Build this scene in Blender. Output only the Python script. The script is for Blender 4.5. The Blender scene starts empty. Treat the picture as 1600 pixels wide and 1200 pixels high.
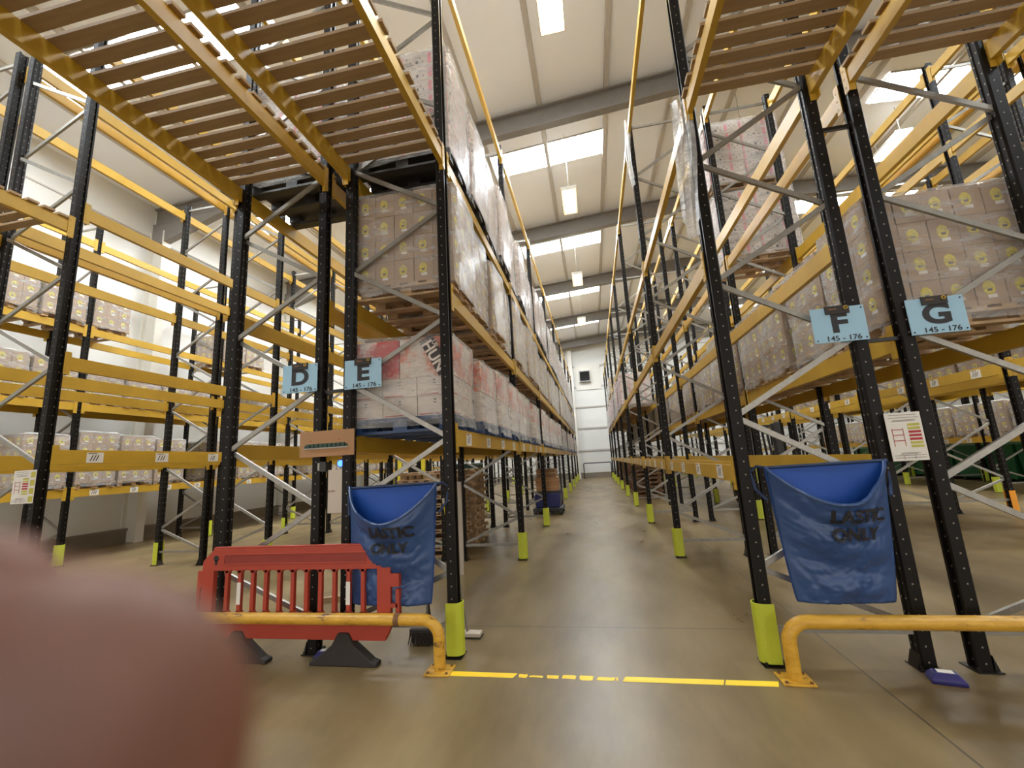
import bpy, math, random
from mathutils import Vector, Matrix, noise as mnoise
random.seed(7)
SC = bpy.context.scene
COL = SC.collection
PI = math.pi
H = 1.55                                   # eye height above the floor

# ------------------------------------------------------------------ camera
R = ((0.98035688, 0.08855509, 0.17623387), (0.18896307, -0.16570608, -0.96790209), (-0.05650963, 0.98219117, -0.17918473))
F = 665.88
cam = bpy.data.cameras.new('camera')
cam.sensor_width = 36.0
cam.lens = F / 1600 * 36
cam.clip_start = 0.005
cam.clip_end = 200
cam.dof.use_dof = True
cam.dof.focus_distance = 6.5
cam.dof.aperture_fstop = 2.6
camo = bpy.data.objects.new('camera', cam)
COL.objects.link(camo)
CM = Matrix([list(R[0]) + [0], list(R[1]) + [0], list(R[2]) + [H], [0, 0, 0, 1]])
camo.matrix_world = CM
SC.camera = camo
RT = Matrix(R).transposed()

def proj(p):
    q = RT @ (Vector(p) - Vector((0, 0, H)))
    if q.z > -0.02:
        return None
    return 800 + F * q.x / -q.z, 600 - F * q.y / -q.z

def inview(pts, mg=40):
    ps = [proj(p) for p in pts]
    if any(p is None for p in ps):
        ps = [p for p in ps if p]
        if not ps:
            return False
        return any(-mg < u < 1600 + mg and -mg < v < 1200 + mg for u, v in ps)
    us = [p[0] for p in ps]
    vs = [p[1] for p in ps]
    return max(us) > -mg and min(us) < 1600 + mg and max(vs) > -mg and min(vs) < 1200 + mg

# ------------------------------------------------------------------ world and exposure
W = bpy.data.worlds.new('world')
SC.world = W
W.use_nodes = True
bgn = W.node_tree.nodes['Background']
bgn.inputs[0].default_value = (1.0, 0.96, 0.9, 1)
bgn.inputs[1].default_value = 0.88
SC.view_settings.view_transform = 'Standard'
SC.view_settings.look = 'None'
SC.view_settings.exposure = 1.3
SC.view_settings.gamma = 1
SKY_STRENGTH = 22.0
LAMP_STRENGTH = 14.0

# ------------------------------------------------------------------ materials
def lin(c):
    c = c / 255
    return c / 12.92 if c <= 0.04045 else ((c + 0.055) / 1.055) ** 2.4
def rgb(r, g, b):
    return (lin(r), lin(g), lin(b), 1)

def nodes(name):
    m = bpy.data.materials.new(name)
    m.use_nodes = True
    nt = m.node_tree
    return m, nt, nt.nodes['Principled BSDF']
def N(nt, t, **k):
    n = nt.nodes.new(t)
    for a, b in k.items():
        setattr(n, a, b)
    return n
def noise(nt, scale, detail=4, rough=0.6, vec=None, stretch=None, coord='Object'):
    tc = N(nt, 'ShaderNodeTexCoord')
    mp = N(nt, 'ShaderNodeMapping')
    if stretch:
        mp.inputs['Scale'].default_value = stretch
    nt.links.new(tc.outputs[coord], mp.inputs['Vector'])
    n = N(nt, 'ShaderNodeTexNoise')
    n.inputs['Scale'].default_value = scale
    n.inputs['Detail'].default_value = detail
    n.inputs['Roughness'].default_value = rough
    nt.links.new(mp.outputs[0], n.inputs['Vector'])
    return n
def ramp(nt, src, stops, interp='LINEAR'):
    r = N(nt, 'ShaderNodeValToRGB')
    r.color_ramp.interpolation = interp
    e = r.color_ramp.elements
    e[0].position, e[0].color = stops[0]
    e[1].position, e[1].color = stops[1]
    for p, c in stops[2:]:
        x = e.new(p)
        x.color = c
    nt.links.new(src, r.inputs[0])
    return r
def dim(c, k):
    return (min(1, c[0] * k), min(1, c[1] * k), min(1, c[2] * k), 1)

def M(name, c, rough=0.55, metal=0.0, var=0.15, scale=6, stretch=None, bump=0.0, spec=0.5, coat=0.0):
    m, nt, b = nodes(name)
    b.inputs['Roughness'].default_value = rough
    b.inputs['Metallic'].default_value = metal
    b.inputs['Specular IOR Level'].default_value = spec
    b.inputs['Coat Weight'].default_value = coat
    n = noise(nt, scale, stretch=stretch)
    r = ramp(nt, n.outputs[0], [(0.3, dim(c, 1 - var)), (0.7, dim(c, 1 + var))])
    nt.links.new(r.outputs[0], b.inputs['Base Color'])
    if bump:
        bp = N(nt, 'ShaderNodeBump')
        bp.inputs['Strength'].default_value = bump
        bp.inputs['Distance'].default_value = 0.02
        nt.links.new(n.outputs[0], bp.inputs['Height'])
        nt.links.new(bp.outputs[0], b.inputs['Normal'])
    return m
def emit(name, c, s):
    m, nt, b = nodes(name)
    b.inputs['Base Color'].default_value = c
    b.inputs['Emission Color'].default_value = c
    b.inputs['Emission Strength'].default_value = s
    return m

YEL = M('yellow_powder_coat', rgb(190, 150, 44), 0.42, var=0.08, scale=3)
YELPIPE = M('chipped_yellow_paint', rgb(212, 158, 44), 0.4, var=0.1, scale=5)
BLK = M('black_upright_coat', rgb(23, 19, 16), 0.33, var=0.15)
GALV = M('galvanised_steel', rgb(150, 146, 138), 0.38, 0.6, 0.12, 20)
WOOD = M('raw_pallet_timber', rgb(176, 146, 110), 0.75, var=0.28, scale=5, stretch=(1, 1, 1))
PLANK = M('deck_plank_timber', rgb(162, 134, 98), 0.75, var=0.14, scale=4, stretch=(0.6, 6, 6))
DARKWOOD = M('weathered_pallet_timber', rgb(132, 100, 72), 0.8, var=0.3, scale=6)
BROWN = M('kraft_cardboard', rgb(162, 134, 106), 0.7, var=0.07, scale=5)
CARDB = M('brown_board', rgb(164, 122, 84), 0.7, var=0.06, scale=3)
SPOTY = M('yellow_print', rgb(205, 186, 62), 0.6, var=0.25, scale=30)
PAPER = M('white_paper', rgb(222, 216, 206), 0.6, var=0.03)
INK = M('black_ink', rgb(32, 30, 32), 0.6, var=0.02)
SIGNB = M('pale_blue_sign_plastic', rgb(150, 186, 206), 0.45, var=0.03)
HIVIS = M('lime_yellow_plastic', rgb(188, 196, 54), 0.45, var=0.06)
ORANGE = M('orange_plastic', rgb(232, 150, 40), 0.45, var=0.06)
BLUEP = M('blue_plastic_pallet', rgb(40, 66, 108), 0.45, var=0.12)
BLACKP = M('black_plastic_pallet', rgb(56, 52, 50), 0.5, var=0.12)
TARP = M('blue_tarpaulin', rgb(46, 74, 122), 0.36, var=0.1, scale=3, bump=0.5)
TARPIN = M('blue_tarpaulin_lining', rgb(10, 72, 160), 0.55, var=0.1, scale=3, bump=0.3)
RED = M('red_barrier_plastic', rgb(166, 58, 38), 0.45, var=0.07, scale=4)
RUBBER = M('black_rubber', rgb(44, 38, 34), 0.7, var=0.12)
WHITEBOARD = M('off_white_board', rgb(190, 176, 160), 0.6, var=0.04)
NAVY = M('navy_plastic', rgb(34, 28, 98), 0.35, var=0.08)
GREENB = M('green_bin_plastic', rgb(22, 104, 62), 0.45, var=0.1)
DGREEN = M('dark_green_plastic', rgb(28, 58, 46), 0.5, var=0.1)
BRISTLE = M('dark_bristles', rgb(48, 38, 30), 0.9, var=0.3, scale=60)
WALLM = M('off_white_cladding', rgb(214, 211, 204), 0.55, var=0.02, scale=0.6)
PLINTH = M('grey_plinth', rgb(128, 116, 100), 0.7, var=0.08, scale=2)
ROOFM = M('roof_liner_panel', rgb(236, 236, 238), 0.6, var=0.012, scale=0.5)
PURL = M('purlin_grey', rgb(182, 174, 164), 0.55, var=0.04)
RAFT = M('rafter_grey_paint', rgb(124, 118, 112), 0.5, var=0.05)
WHITESTEEL = M('white_painted_steel', rgb(214, 208, 196), 0.45, var=0.03)
DARKMET = M('dark_machine_paint', rgb(44, 42, 42), 0.45, var=0.15)
BRYEL = M('bright_yellow_machine_paint', rgb(226, 206, 30), 0.4, var=0.06)
REDINK = M('red_print', rgb(172, 40, 40), 0.55, var=0.1, scale=20)
OLIVE = M('olive_yellow_print', rgb(184, 176, 66), 0.6, var=0.1, scale=20)
PINK = M('pink_print', rgb(232, 150, 160), 0.55, var=0.1, scale=20)
INKG = M('dark_grey_print', rgb(66, 58, 58), 0.6, var=0.1)
GREYINK = M('grey_print', rgb(96, 88, 88), 0.6, var=0.1, scale=20)
WCARD = M('white_cardboard', rgb(216, 204, 194), 0.6, var=0.04, scale=4)
RUST = M('rusty_steel', rgb(120, 84, 52), 0.75, var=0.4, scale=30)
SKY = emit('daylight_rooflight', (0.86, 0.94, 1.0, 1), SKY_STRENGTH)
LAMP = emit('warm_lamp_tube', (1.0, 0.84, 0.5, 1), LAMP_STRENGTH)
LAMP2 = emit('dim_warm_lamp_tube', (1.0, 0.80, 0.5, 1), 2.2)
BLUELED = emit('blue_led', (0.03, 0.10, 1.0, 1), 3.0)

def print_mat(name, base, ink, ink2, sc, thr):
    m, nt, b = nodes(name)
    n = noise(nt, sc, 5, 0.65)
    r = ramp(nt, n.outputs[0], [(0.0, base), (thr, base), (thr + 0.05, ink2), (thr + 0.12, ink)])
    nt.links.new(r.outputs[0], b.inputs['Base Color'])
    b.inputs['Roughness'].default_value = 0.5
    return m
REDPRINT = print_mat('red_splash_print', rgb(218, 206, 198), rgb(186, 40, 40), rgb(214, 150, 142), 3.0, 0.43)
ORPRINT = print_mat('orange_splash_print', rgb(214, 202, 190), rgb(204, 92, 62), rgb(216, 168, 146), 3.4, 0.47)
# scratches showing steel through the guard rail paint
def chipped():
    nt = YELPIPE.node_tree
    b = nt.nodes['Principled BSDF']
    n = noise(nt, 7, 6, 0.75, stretch=(0.7, 2.5, 2.5))
    r = ramp(nt, n.outputs[0], [(0.36, rgb(104, 74, 48)), (0.42, rgb(200, 150, 44)), (0.62, rgb(220, 170, 60))])
    nt.links.new(r.outputs[0], b.inputs['Base Color'])
chipped()

# punched holes on the uprights: small bright dots, 75 mm pitch on every face
def dots():
    m, nt, b = nodes('black_upright_with_punched_holes')
    tc = N(nt, 'ShaderNodeTexCoord')
    sp = N(nt, 'ShaderNodeSeparateXYZ')
    nt.links.new(tc.outputs['Object'], sp.inputs[0])
    def mth(op, a, bb=None):
        n = N(nt, 'ShaderNodeMath', operation=op)
        for i, x in enumerate((a, bb)):
            if x is None:
                continue
            if isinstance(x, (int, float)):
                n.inputs[i].default_value = x
            else:
                nt.links.new(x, n.inputs[i])
        return n.outputs[0]
    zz = mth('SUBTRACT', mth('MULTIPLY', mth('FRACT', mth('DIVIDE', sp.outputs[2], 0.1)), 0.1), 0.05)
    ax = mth('SUBTRACT', mth('ABSOLUTE', sp.outputs[0]), 0.018)
    ay = mth('SUBTRACT', mth('ABSOLUTE', sp.outputs[1]), 0.022)
    # on the faces looking along y use x, on the others use y
    g = N(nt, 'ShaderNodeNewGeometry')
    sn = N(nt, 'ShaderNodeSeparateXYZ')
    nt.links.new(g.outputs['Normal'], sn.inputs[0])
    fx = mth('GREATER_THAN', mth('ABSOLUTE', sn.outputs[0]), 0.7)
    fy = mth('GREATER_THAN', mth('ABSOLUTE', sn.outputs[1]), 0.7)
    d1 = mth('SQRT', mth('ADD', mth('MULTIPLY', zz, zz), mth('MULTIPLY', sp.outputs[0], sp.outputs[0])))
    d2 = mth('SQRT', mth('ADD', mth('MULTIPLY', zz, zz), mth('MULTIPLY', ay, ay)))
    h1 = mth('MULTIPLY', mth('LESS_THAN', d1, 0.006), fy)
    h2 = mth('MULTIPLY', mth('LESS_THAN', d2, 0.007), fx)
    hole = mth('MAXIMUM', h1, h2)
    n = noise(nt, 6)
    c = rgb(23, 19, 16)
    r = ramp(nt, n.outputs[0], [(0.3, dim(c, 0.85)), (0.7, dim(c, 1.15))])
    mx = N(nt, 'ShaderNodeMixRGB')
    nt.links.new(hole, mx.inputs[0])
    nt.links.new(r.outputs[0], mx.inputs[1])
    mx.inputs[2].default_value = rgb(140, 130, 116)
    nt.links.new(mx.outputs[0], b.inputs['Base Color'])
    b.inputs['Roughness'].default_value = 0.46
    b.inputs['Specular IOR Level'].default_value = 0.18
    return m
UPR = dots()

def floor_mat():
    m, nt, b = nodes('polished_concrete')
    n1 = noise(nt, 0.5, 7, 0.62, stretch=(1.5, 0.5, 1))
    n2 = noise(nt, 1.3, 5, 0.6, stretch=(1.5, 0.6, 1))
    n3 = noise(nt, 40, 3, 0.6)
    r1 = ramp(nt, n1.outputs[0], [(0.32, rgb(96, 78, 48)), (0.66, rgb(150, 130, 94))])
    r2 = ramp(nt, n2.outputs[0], [(0.3, rgb(196, 188, 174)), (0.75, rgb(255, 255, 255))])
    mx = N(nt, 'ShaderNodeMixRGB', blend_type='MULTIPLY')
    mx.inputs[0].default_value = 0.6
    nt.links.new(r1.outputs[0], mx.inputs[1])
    nt.links.new(r2.outputs[0], mx.inputs[2])
    tc = N(nt, 'ShaderNodeTexCoord')
    sp = N(nt, 'ShaderNodeSeparateXYZ')
    nt.links.new(tc.outputs['Object'], sp.inputs[0])
    def line(out, pos, per):
        a = N(nt, 'ShaderNodeMath', operation='SUBTRACT')
        nt.links.new(out, a.inputs[0]); a.inputs[1].default_value = pos - per / 2
        f = N(nt, 'ShaderNodeMath', operation='MODULO')
        ad = N(nt, 'ShaderNodeMath', operation='ADD')
        nt.links.new(a.outputs[0], ad.inputs[0]); ad.inputs[1].default_value = per * 20
        nt.links.new(ad.outputs[0], f.inputs[0]); f.inputs[1].default_value = per
        s = N(nt, 'ShaderNodeMath', operation='SUBTRACT')
        nt.links.new(f.outputs[0], s.inputs[0]); s.inputs[1].default_value = per / 2
        ab = N(nt, 'ShaderNodeMath', operation='ABSOLUTE')
        nt.links.new(s.outputs[0], ab.inputs[0])
        lt = N(nt, 'ShaderNodeMath', operation='LESS_THAN')
        nt.links.new(ab.outputs[0], lt.inputs[0]); lt.inputs[1].default_value = 0.006
        return lt.outputs[0]
    mxx = N(nt, 'ShaderNodeMath', operation='MAXIMUM')
    nt.links.new(line(sp.outputs[0], 1.67, 9.44), mxx.inputs[0])
    nt.links.new(line(sp.outputs[1], 4.34, 6.5), mxx.inputs[1])
    m2 = N(nt, 'ShaderNodeMixRGB')
    nt.links.new(mxx.outputs[0], m2.inputs[0])
    nt.links.new(mx.outputs[0], m2.inputs[1])
    m2.inputs[2].default_value = rgb(78, 66, 52)
    nt.links.new(m2.outputs[0], b.inputs['Base Color'])
    rr = ramp(nt, n2.outputs[0], [(0.3, (0.27, 0.27, 0.27, 1)), (0.7, (0.42, 0.42, 0.42, 1))])
    nt.links.new(rr.outputs[0], b.inputs['Roughness'])
    b.inputs['Specular IOR Level'].default_value = 0.3
    return m
FLOORM = floor_mat()

def film_mat(name, base, amount):
    m = bpy.data.materials.new(name)
    m.use_nodes = True
    nt = m.node_tree
    nt.nodes.clear()
    out = N(nt, 'ShaderNodeOutputMaterial')
    tr = N(nt, 'ShaderNodeBsdfTransparent')
    pr = N(nt, 'ShaderNodeBsdfPrincipled')
    pr.inputs['Base Color'].default_value = (0.85, 0.84, 0.82, 1)
    pr.inputs['Roughness'].default_value = 0.13
    n = noise(nt, 3.5, 5, 0.7, stretch=(1.2, 1.2, 4.0))
    n2 = noise(nt, 9, 4, 0.7, stretch=(1, 1, 2.5))
    bp = N(nt, 'ShaderNodeBump')
    bp.inputs['Strength'].default_value = 1.0
    bp.inputs['Distance'].default_value = 0.05
    nt.links.new(n2.outputs[0], bp.inputs['Height'])
    nt.links.new(bp.outputs[0], pr.inputs['Normal'])
    lw = N(nt, 'ShaderNodeLayerWeight')
    lw.inputs[0].default_value = 0.25
    r = ramp(nt, n.outputs[0], [(0.35, (base, base, base, 1)), (0.75, (base + amount,) * 3 + (1,))])
    ad = N(nt, 'ShaderNodeMath', operation='ADD')
    ad.use_clamp = True
    ml = N(nt, 'ShaderNodeMath', operation='MULTIPLY')
    ml.inputs[1].default_value = 0.38
    nt.links.new(lw.outputs['Facing'], ml.inputs[0])
    nt.links.new(r.outputs[0], ad.inputs[0])
    nt.links.new(ml.outputs[0], ad.inputs[1])
    mix = N(nt, 'ShaderNodeMixShader')
    nt.links.new(ad.outputs[0], mix.inputs[0])
    nt.links.new(tr.outputs[0], mix.inputs[1])
    nt.links.new(pr.outputs[0], mix.inputs[2])
    nt.links.new(mix.outputs[0], out.inputs[0])
    return m
FILM = film_mat('clear_stretch_film', 0.07, 0.36)
FILMW = film_mat('milky_stretch_film', 0.30, 0.4)

def skin_mat():
    m, nt, b = nodes('skin')
    n = noise(nt, 60, 4)
    r = ramp(nt, n.outputs[0], [(0.3, rgb(106, 62, 42)), (0.7, rgb(124, 76, 54))])
    nt.links.new(r.outputs[0], b.inputs['Base Color'])
    b.inputs['Roughness'].default_value = 0.5
    b.inputs['Subsurface Weight'].default_value = 0.0
    return m
SKIN = skin_mat()

# ------------------------------------------------------------------ mesh helpers
class MB:
    def __init__(s):
        s.v, s.f, s.m = [], [], []
    def add(s, vs, fs, mi=0):
        o = len(s.v)
        s.v += [tuple(v) for v in vs]
        s.f += [tuple(o + i for i in f) for f in fs]
        s.m += [mi] * len(fs)
        return s
    def box(s, x0, y0, z0, x1, y1, z1, mi=0):
        return s.add([(x0, y0, z0), (x1, y0, z0), (x1, y1, z0), (x0, y1, z0), (x0, y0, z1), (x1, y0, z1), (x1, y1, z1), (x0, y1, z1)],
                     [(0, 3, 2, 1), (4, 5, 6, 7), (0, 1, 5, 4), (1, 2, 6, 5), (2, 3, 7, 6), (3, 0, 4, 7)], mi)
    def bar(s, p, q, w, h, mi=0, up=(0, 0, 1)):
        p, q = Vector(p), Vector(q)
        d = (q - p).normalized()
        u = Vector(up)
        if abs(d.dot(u)) > 0.95:
            u = Vector((0, 1, 0))
        a = d.cross(u).normalized() * w / 2
        b = a.cross(d).normalized() * h / 2
        vs = [p - a - b, p + a - b, p + a + b, p - a + b, q - a - b, q + a - b, q + a + b, q - a + b]
        return s.add(vs, [(0, 1, 2, 3), (7, 6, 5, 4), (0, 4, 5, 1), (1, 5, 6, 2), (2, 6, 7, 3), (3, 7, 4, 0)], mi)
    def prism(s, poly, axis, a, b, mi=0):
        # poly: 2D points; axis x,y or z is the extrusion direction
        n = len(poly)
        def P(p, t):
            return {'x': (t, p[0], p[1]), 'y': (p[0], t, p[1]), 'z': (p[0], p[1], t)}[axis]
        vs = [P(p, a) for p in poly] + [P(p, b) for p in poly]
        fs = [tuple(range(n)), tuple(range(2 * n - 1, n - 1, -1))]
        fs += [(i, i + n, (i + 1) % n + n, (i + 1) % n) for i in range(n)]
        return s.add(vs, fs, mi)
    def tube(s, pts, r, n=10, mi=0, cap=True):
        pts = [Vector(p) for p in pts]
        rs = r if isinstance(r, (list, tuple)) else [r] * len(pts)
        vs = []
        ref = None
        for i, p in enumerate(pts):
            d = (pts[min(i + 1, len(pts) - 1)] - pts[max(i - 1, 0)]).normalized()
            if ref is None or abs(ref.dot(d)) > 0.98:
                ref = Vector((0, 0, 1)) if abs(d.z) < 0.9 else Vector((1, 0, 0))
            a = d.cross(ref).normalized()
            b = a.cross(d).normalized()
            ref = b
            for k in range(n):
                t = 2 * PI * k / n
                vs.append(p + (a * math.cos(t) + b * math.sin(t)) * rs[i])
        fs = []
        for i in range(len(pts) - 1):
            for k in range(n):
                fs.append((i * n + k, i * n + (k + 1) % n, (i + 1) * n + (k + 1) % n, (i + 1) * n + k))
        if cap:
            fs.append(tuple(range(n - 1, -1, -1)))
            fs.append(tuple((len(pts) - 1) * n + k for k in range(n)))
        return s.add(vs, fs, mi)
    def mesh(s, name, mats, smooth=False):
        me = bpy.data.meshes.new(name)
        me.from_pydata(s.v, [], s.f)
        for m in (mats if isinstance(mats, (list, tuple)) else [mats]):
            me.materials.append(m)
        for p, mi in zip(me.polygons, s.m):
            p.material_index = mi
            p.use_smooth = smooth
        me.update()
        if smooth:
            me.set_sharp_from_angle(angle=0.7)
        return me

def obj(name, me, parent=None, loc=(0, 0, 0), rot=(0, 0, 0), label=None, cat=None, group=None, kind=None):
    o = bpy.data.objects.new(name, me)
    COL.objects.link(o)
    o.location = loc
    o.rotation_euler = rot
    if parent:
        o.parent = parent
    if label: o['label'] = label
    if cat: o['category'] = cat
    if group: o['group'] = group
    if kind: o['kind'] = kind
    return o
def thing(name, label, cat, loc=(0, 0, 0), rz=0, group=None):
    return obj(name, None, None, loc, (0, 0, rz), label, cat, group)
def struct(name, me, loc=(0, 0, 0)):
    return obj(name, me, None, loc, kind='structure')
def bevel(o, w=0.004, seg=2):
    b = o.modifiers.new('bevel', 'BEVEL')
    b.width = w
    b.segments = seg
    b.limit_method = 'ANGLE'
    return o
_txt = {}
def text_mesh(body, size, mat, bold=0.0, ext=0.0008):
    key = (body, size, mat.name, bold)
    if key in _txt:
        return _txt[key]
    cu = bpy.data.curves.new('lettering', 'FONT')
    cu.body = body
    cu.size = size
    cu.align_x = 'CENTER'
    cu.align_y = 'CENTER'
    cu.extrude = ext
    cu.offset = bold
    t = bpy.data.objects.new('lettering', cu)
    COL.objects.link(t)
    dg = bpy.context.evaluated_depsgraph_get()
    me = bpy.data.meshes.new_from_object(t.evaluated_get(dg))
    bpy.data.objects.remove(t)
    me.materials.clear()
    me.materials.append(mat)
    _txt[key] = me
    return me

ONES = ['', 'first', 'second', 'third', 'fourth', 'fifth', 'sixth', 'seventh', 'eighth', 'ninth', 'tenth', 'eleventh', 'twelfth', 'thirteenth', 'fourteenth', 'fifteenth', 'sixteenth', 'seventeenth', 'eighteenth', 'nineteenth']
def ordw(n):
    if n < 20:
        return ONES[n]
    t, o = divmod(n, 10)
    return (['', '', 'twentieth', 'thirtieth', 'fortieth'][t] if o == 0 else ['', '', 'twenty', 'thirty', 'forty'][t] + '-' + ONES[o])

# ------------------------------------------------------------------ the building
Y0, Y1, XL, XR, RIDGE = -9.0, 33.8, -12.75, 22.6, 5.0
def soffit(x):
    return 10.98 - 0.073 * abs(x - RIDGE) + 0.27
struct('floor', MB().box(XL - 0.3, Y0, -0.2, XR + 0.3, Y1 + 0.3, 0).mesh('floor', FLOORM))
ce = MB()
for a, b in ((XL - 0.3, RIDGE), (RIDGE, XR + 0.3)):
    za, zb = soffit(a), soffit(b)
    ce.prism([(a, za), (b, zb), (b, zb + 0.15), (a, za + 0.15)], 'y', Y0, Y1 + 0.3)
ceiling = struct('ceiling', ce.mesh('ceiling', ROOFM))
# purlin covers running with the aisles, dips between liner trays
px = -0.63 - 7 * 1.745
k = 0
while px < XR:
    if px > XL + 0.2:
        z = soffit(px)
        obj('purlin', MB().prism([(px - 0.07, z + 0.02), (px - 0.05, z - 0.09), (px + 0.05, z - 0.09), (px + 0.07, z + 0.02)], 'y', Y0, Y1).mesh('purlin', PURL), ceiling)
    px += 1.745
wl = MB()
wl.box(XL - 0.2, Y0, 0, XL, Y1, soffit(XL))
wall_left = struct('wall_left', wl.mesh('wall_left', WALLM))
trim = MB()
for z in (2.1, 3.8, 5.5, 7.2, 8.9):
    trim.box(XL, Y0, z - 0.02, XL + 0.02, Y1, z + 0.02)
obj('panel_joint', trim.mesh('panel_joint', PURL), wall_left, label='grey horizontal joints of the wall panels')
struct('baseboard_left', MB().box(XL, Y0, 0, XL + 0.10, Y1, 0.30).box(XL, Y0, 0.30, XL + 0.14, Y1, 0.37).mesh('baseboard_left', [PLINTH]))
wall_right = struct('wall_right', MB().box(XR, Y0, 0, XR + 0.2, Y1, soffit(XR)).mesh('wall_right', WALLM))
wb = MB()
wb.prism([(XL, 0), (XR, 0), (XR, soffit(XR)), (RIDGE, soffit(RIDGE)), (XL, soffit(XL))], 'y', Y1, Y1 + 0.2)
struct('wall_front', MB().box(XL, Y0 - 0.2, 4.6, XR, Y0, soffit(XL)).mesh('wall_front', WALLM))
wall_back = struct('wall_back', wb.mesh('wall_back', WALLM))
g = MB()
for z in (2.08, 3.79, 5.44, 7.05, 8.7):
    g.box(XL, Y1 - 0.06, z - 0.06, XR, Y1 - 0.001, z + 0.06)
obj('cladding_rail', g.mesh('cladding_rail', PURL), wall_back, label='grey horizontal rails between white wall panels')
struct('baseboard_back', MB().box(XL + 0.1, Y1 - 0.10, 0, XR, Y1 - 0.001, 0.42).mesh('baseboard_back', PLINTH))

# roof rafters (portal frames) with haunches and their columns
ry = [4.15 + 5.75 * i for i in range(-2, 6)]
nr = 0
for y in ry:
    if y > Y1 - 0.3:
        y = Y1 - 0.25
    r = MB()
    for a, b in ((XL + 0.05, RIDGE), (RIDGE, XR - 0.05)):
        za, zb = soffit(a) - 0.10, soffit(b) - 0.10
        r.prism([(a, za - 0.56), (b, zb - 0.56), (b, zb), (a, za)], 'y', y - 0.02, y + 0.02)
        r.prism([(a, za - 0.04), (b, zb - 0.04), (b, zb), (a, za)], 'y', y - 0.11, y + 0.11)
        r.prism([(a, za - 0.58), (b, zb - 0.58), (b, zb - 0.54), (a, za - 0.54)], 'y', y - 0.11, y + 0.11)
        s = 1 if a < 0 else -1
        e = a if a < 0 else b
        ze = soffit(e) - 0.64
        r.prism([(e, ze), (e + s * 3.0, soffit(e + s * 3.0) - 0.64), (e, ze - 0.75)] if s > 0 else [(e, ze - 0.75), (e + s * 3.0, soffit(e + s * 3.0) - 0.64), (e, ze)], 'y', y - 0.1, y + 0.1)
    r.box(RIDGE - 0.02, y - 0.12, soffit(RIDGE) - 0.75, RIDGE + 0.02, y + 0.12, soffit(RIDGE) - 0.1)
    if y > 3:
        nr += 1
        lab = 'grey steel roof rafter, ' + ordw(nr) + ' one up the aisle from the front'
    else:
        lab = 'grey steel roof rafter over the floor behind the yellow tape, ' + ('nearer' if y > -3 else 'farther') + ' one'
    if y > 0:
        t = thing('roof_rafter', lab, 'roof beam', (0, y, 0), group='roof rafters')
        rm = r.mesh('rafter_section', RAFT)
        o = obj('rafter_section', rm, t, (0, -y, 0))
        for sx in (-1, 1):
            xx = XL + 0.25 if sx < 0 else XR - 0.25
            if sx > 0 and y < 20: continue
            c = MB().box(-0.25, -0.12, 0, -0.21, 0.12, soffit(xx) - 0.9).box(0.21, -0.12, 0, 0.25, 0.12, soffit(xx) - 0.9).box(-0.21, -0.02, 0, 0.21, 0.02, soffit(xx) - 0.9)
            if y > Y1 - 1:
                continue
            obj('column', c.mesh('column', WHITESTEEL), t, (xx, 0, 0), label='white steel column carrying the rafter')

# rooflights: daylight panes set in the soffit, three strips a bay; unseen foremost pair added to light hand and sides
sk = 0
for i in range(-1, 6):
    y = 5.55 + 5.75 * i
    if y + 1 > Y1:
        continue
    for xa, xb in ((-10.85, -5.9), (-2.35, 1.12), (8.45, 13.0)):
        if i < 0 and xa == -2.35:
            continue
        za, zb = soffit(xa) - 0.012, soffit(xb) - 0.012
        pts = [(xa, y, za), (xb, y, zb), (xb, y + 1.0, zb), (xa, y + 1.0, za), (xa, y, za + 0.05), (xb, y, zb + 0.05), (xb, y + 1.0, zb + 0.05), (xa, y + 1.0, za + 0.05)]
        sk += 1
        w = struct('window_%d' % sk, MB().add(pts, [(0, 3, 2, 1), (4, 5, 6, 7), (0, 1, 5, 4), (1, 2, 6, 5), (2, 3, 7, 6), (3, 0, 4, 7)]).mesh('rooflight', SKY))
        fr = MB()
        n = max(2, round((xb - xa) / 0.87))
        for j in range(n + 1):
            x = xa + (xb - xa) * j / n
            zz = za + (zb - za) * j / n
            fr.box(x - 0.012, y, zz - 0.03, x + 0.012, y + 1, zz)
        for yy in (y - 0.02, y + 1.0):
            fr.bar((xa, yy + 0.01, za - 0.01), (xb, yy + 0.01, zb - 0.01), 0.03, 0.04)
        obj('glazing_bar', fr.mesh('glazing_bar', PURL), w, label='grey bars across the rooflight')

# hanging aisle lamps
def lamp(x, y, z, mat, label):
    t = thing('hanging_lamp', label, 'lamp', (x, y, z), group='hanging warehouse lamps')
    obj('housing', MB().prism([(-0.22, 0.0), (-0.20, 0.10), (0.20, 0.10), (0.22, 0.0), (0.205, 0.0), (0.19, 0.085), (-0.19, 0.085), (-0.205, 0.0)], 'y', -0.62, 0.62).box(-0.22, -0.64, 0, 0.22, -0.62, 0.1).box(-0.22, 0.62, 0, 0.22, 0.64, 0.1).mesh('housing', WHITESTEEL), t)
    for s in (-0.13, -0.045, 0.045, 0.13):
        obj('tube', MB().tube([(s, -0.58, 0.03), (s, 0.58, 0.03)], 0.03, 10).mesh('tube', mat, True), t)
    zs = soffit(x) - z
    for s in (-0.5, 0.5):
        obj('suspension_wire', MB().tube([(0, s, 0.1), (0, s, zs)], 0.006, 5).mesh('suspension_wire', GALV), t)
lamp(-0.07, 5.82, 9.0, LAMP, 'bright hanging lamp over the middle aisle at the top edge')
lamp(-0.07, 11.65, 9.0, LAMP2, 'dim hanging lamp with pale slats above the middle aisle, before the second rafter')
lamp(-0.07, 17.4, 9.0, LAMP2, 'third hanging lamp up the middle aisle')
lamp(-0.07, 23.2, 9.0, LAMP2, 'fourth and farthest hanging lamp over the middle aisle')
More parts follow.
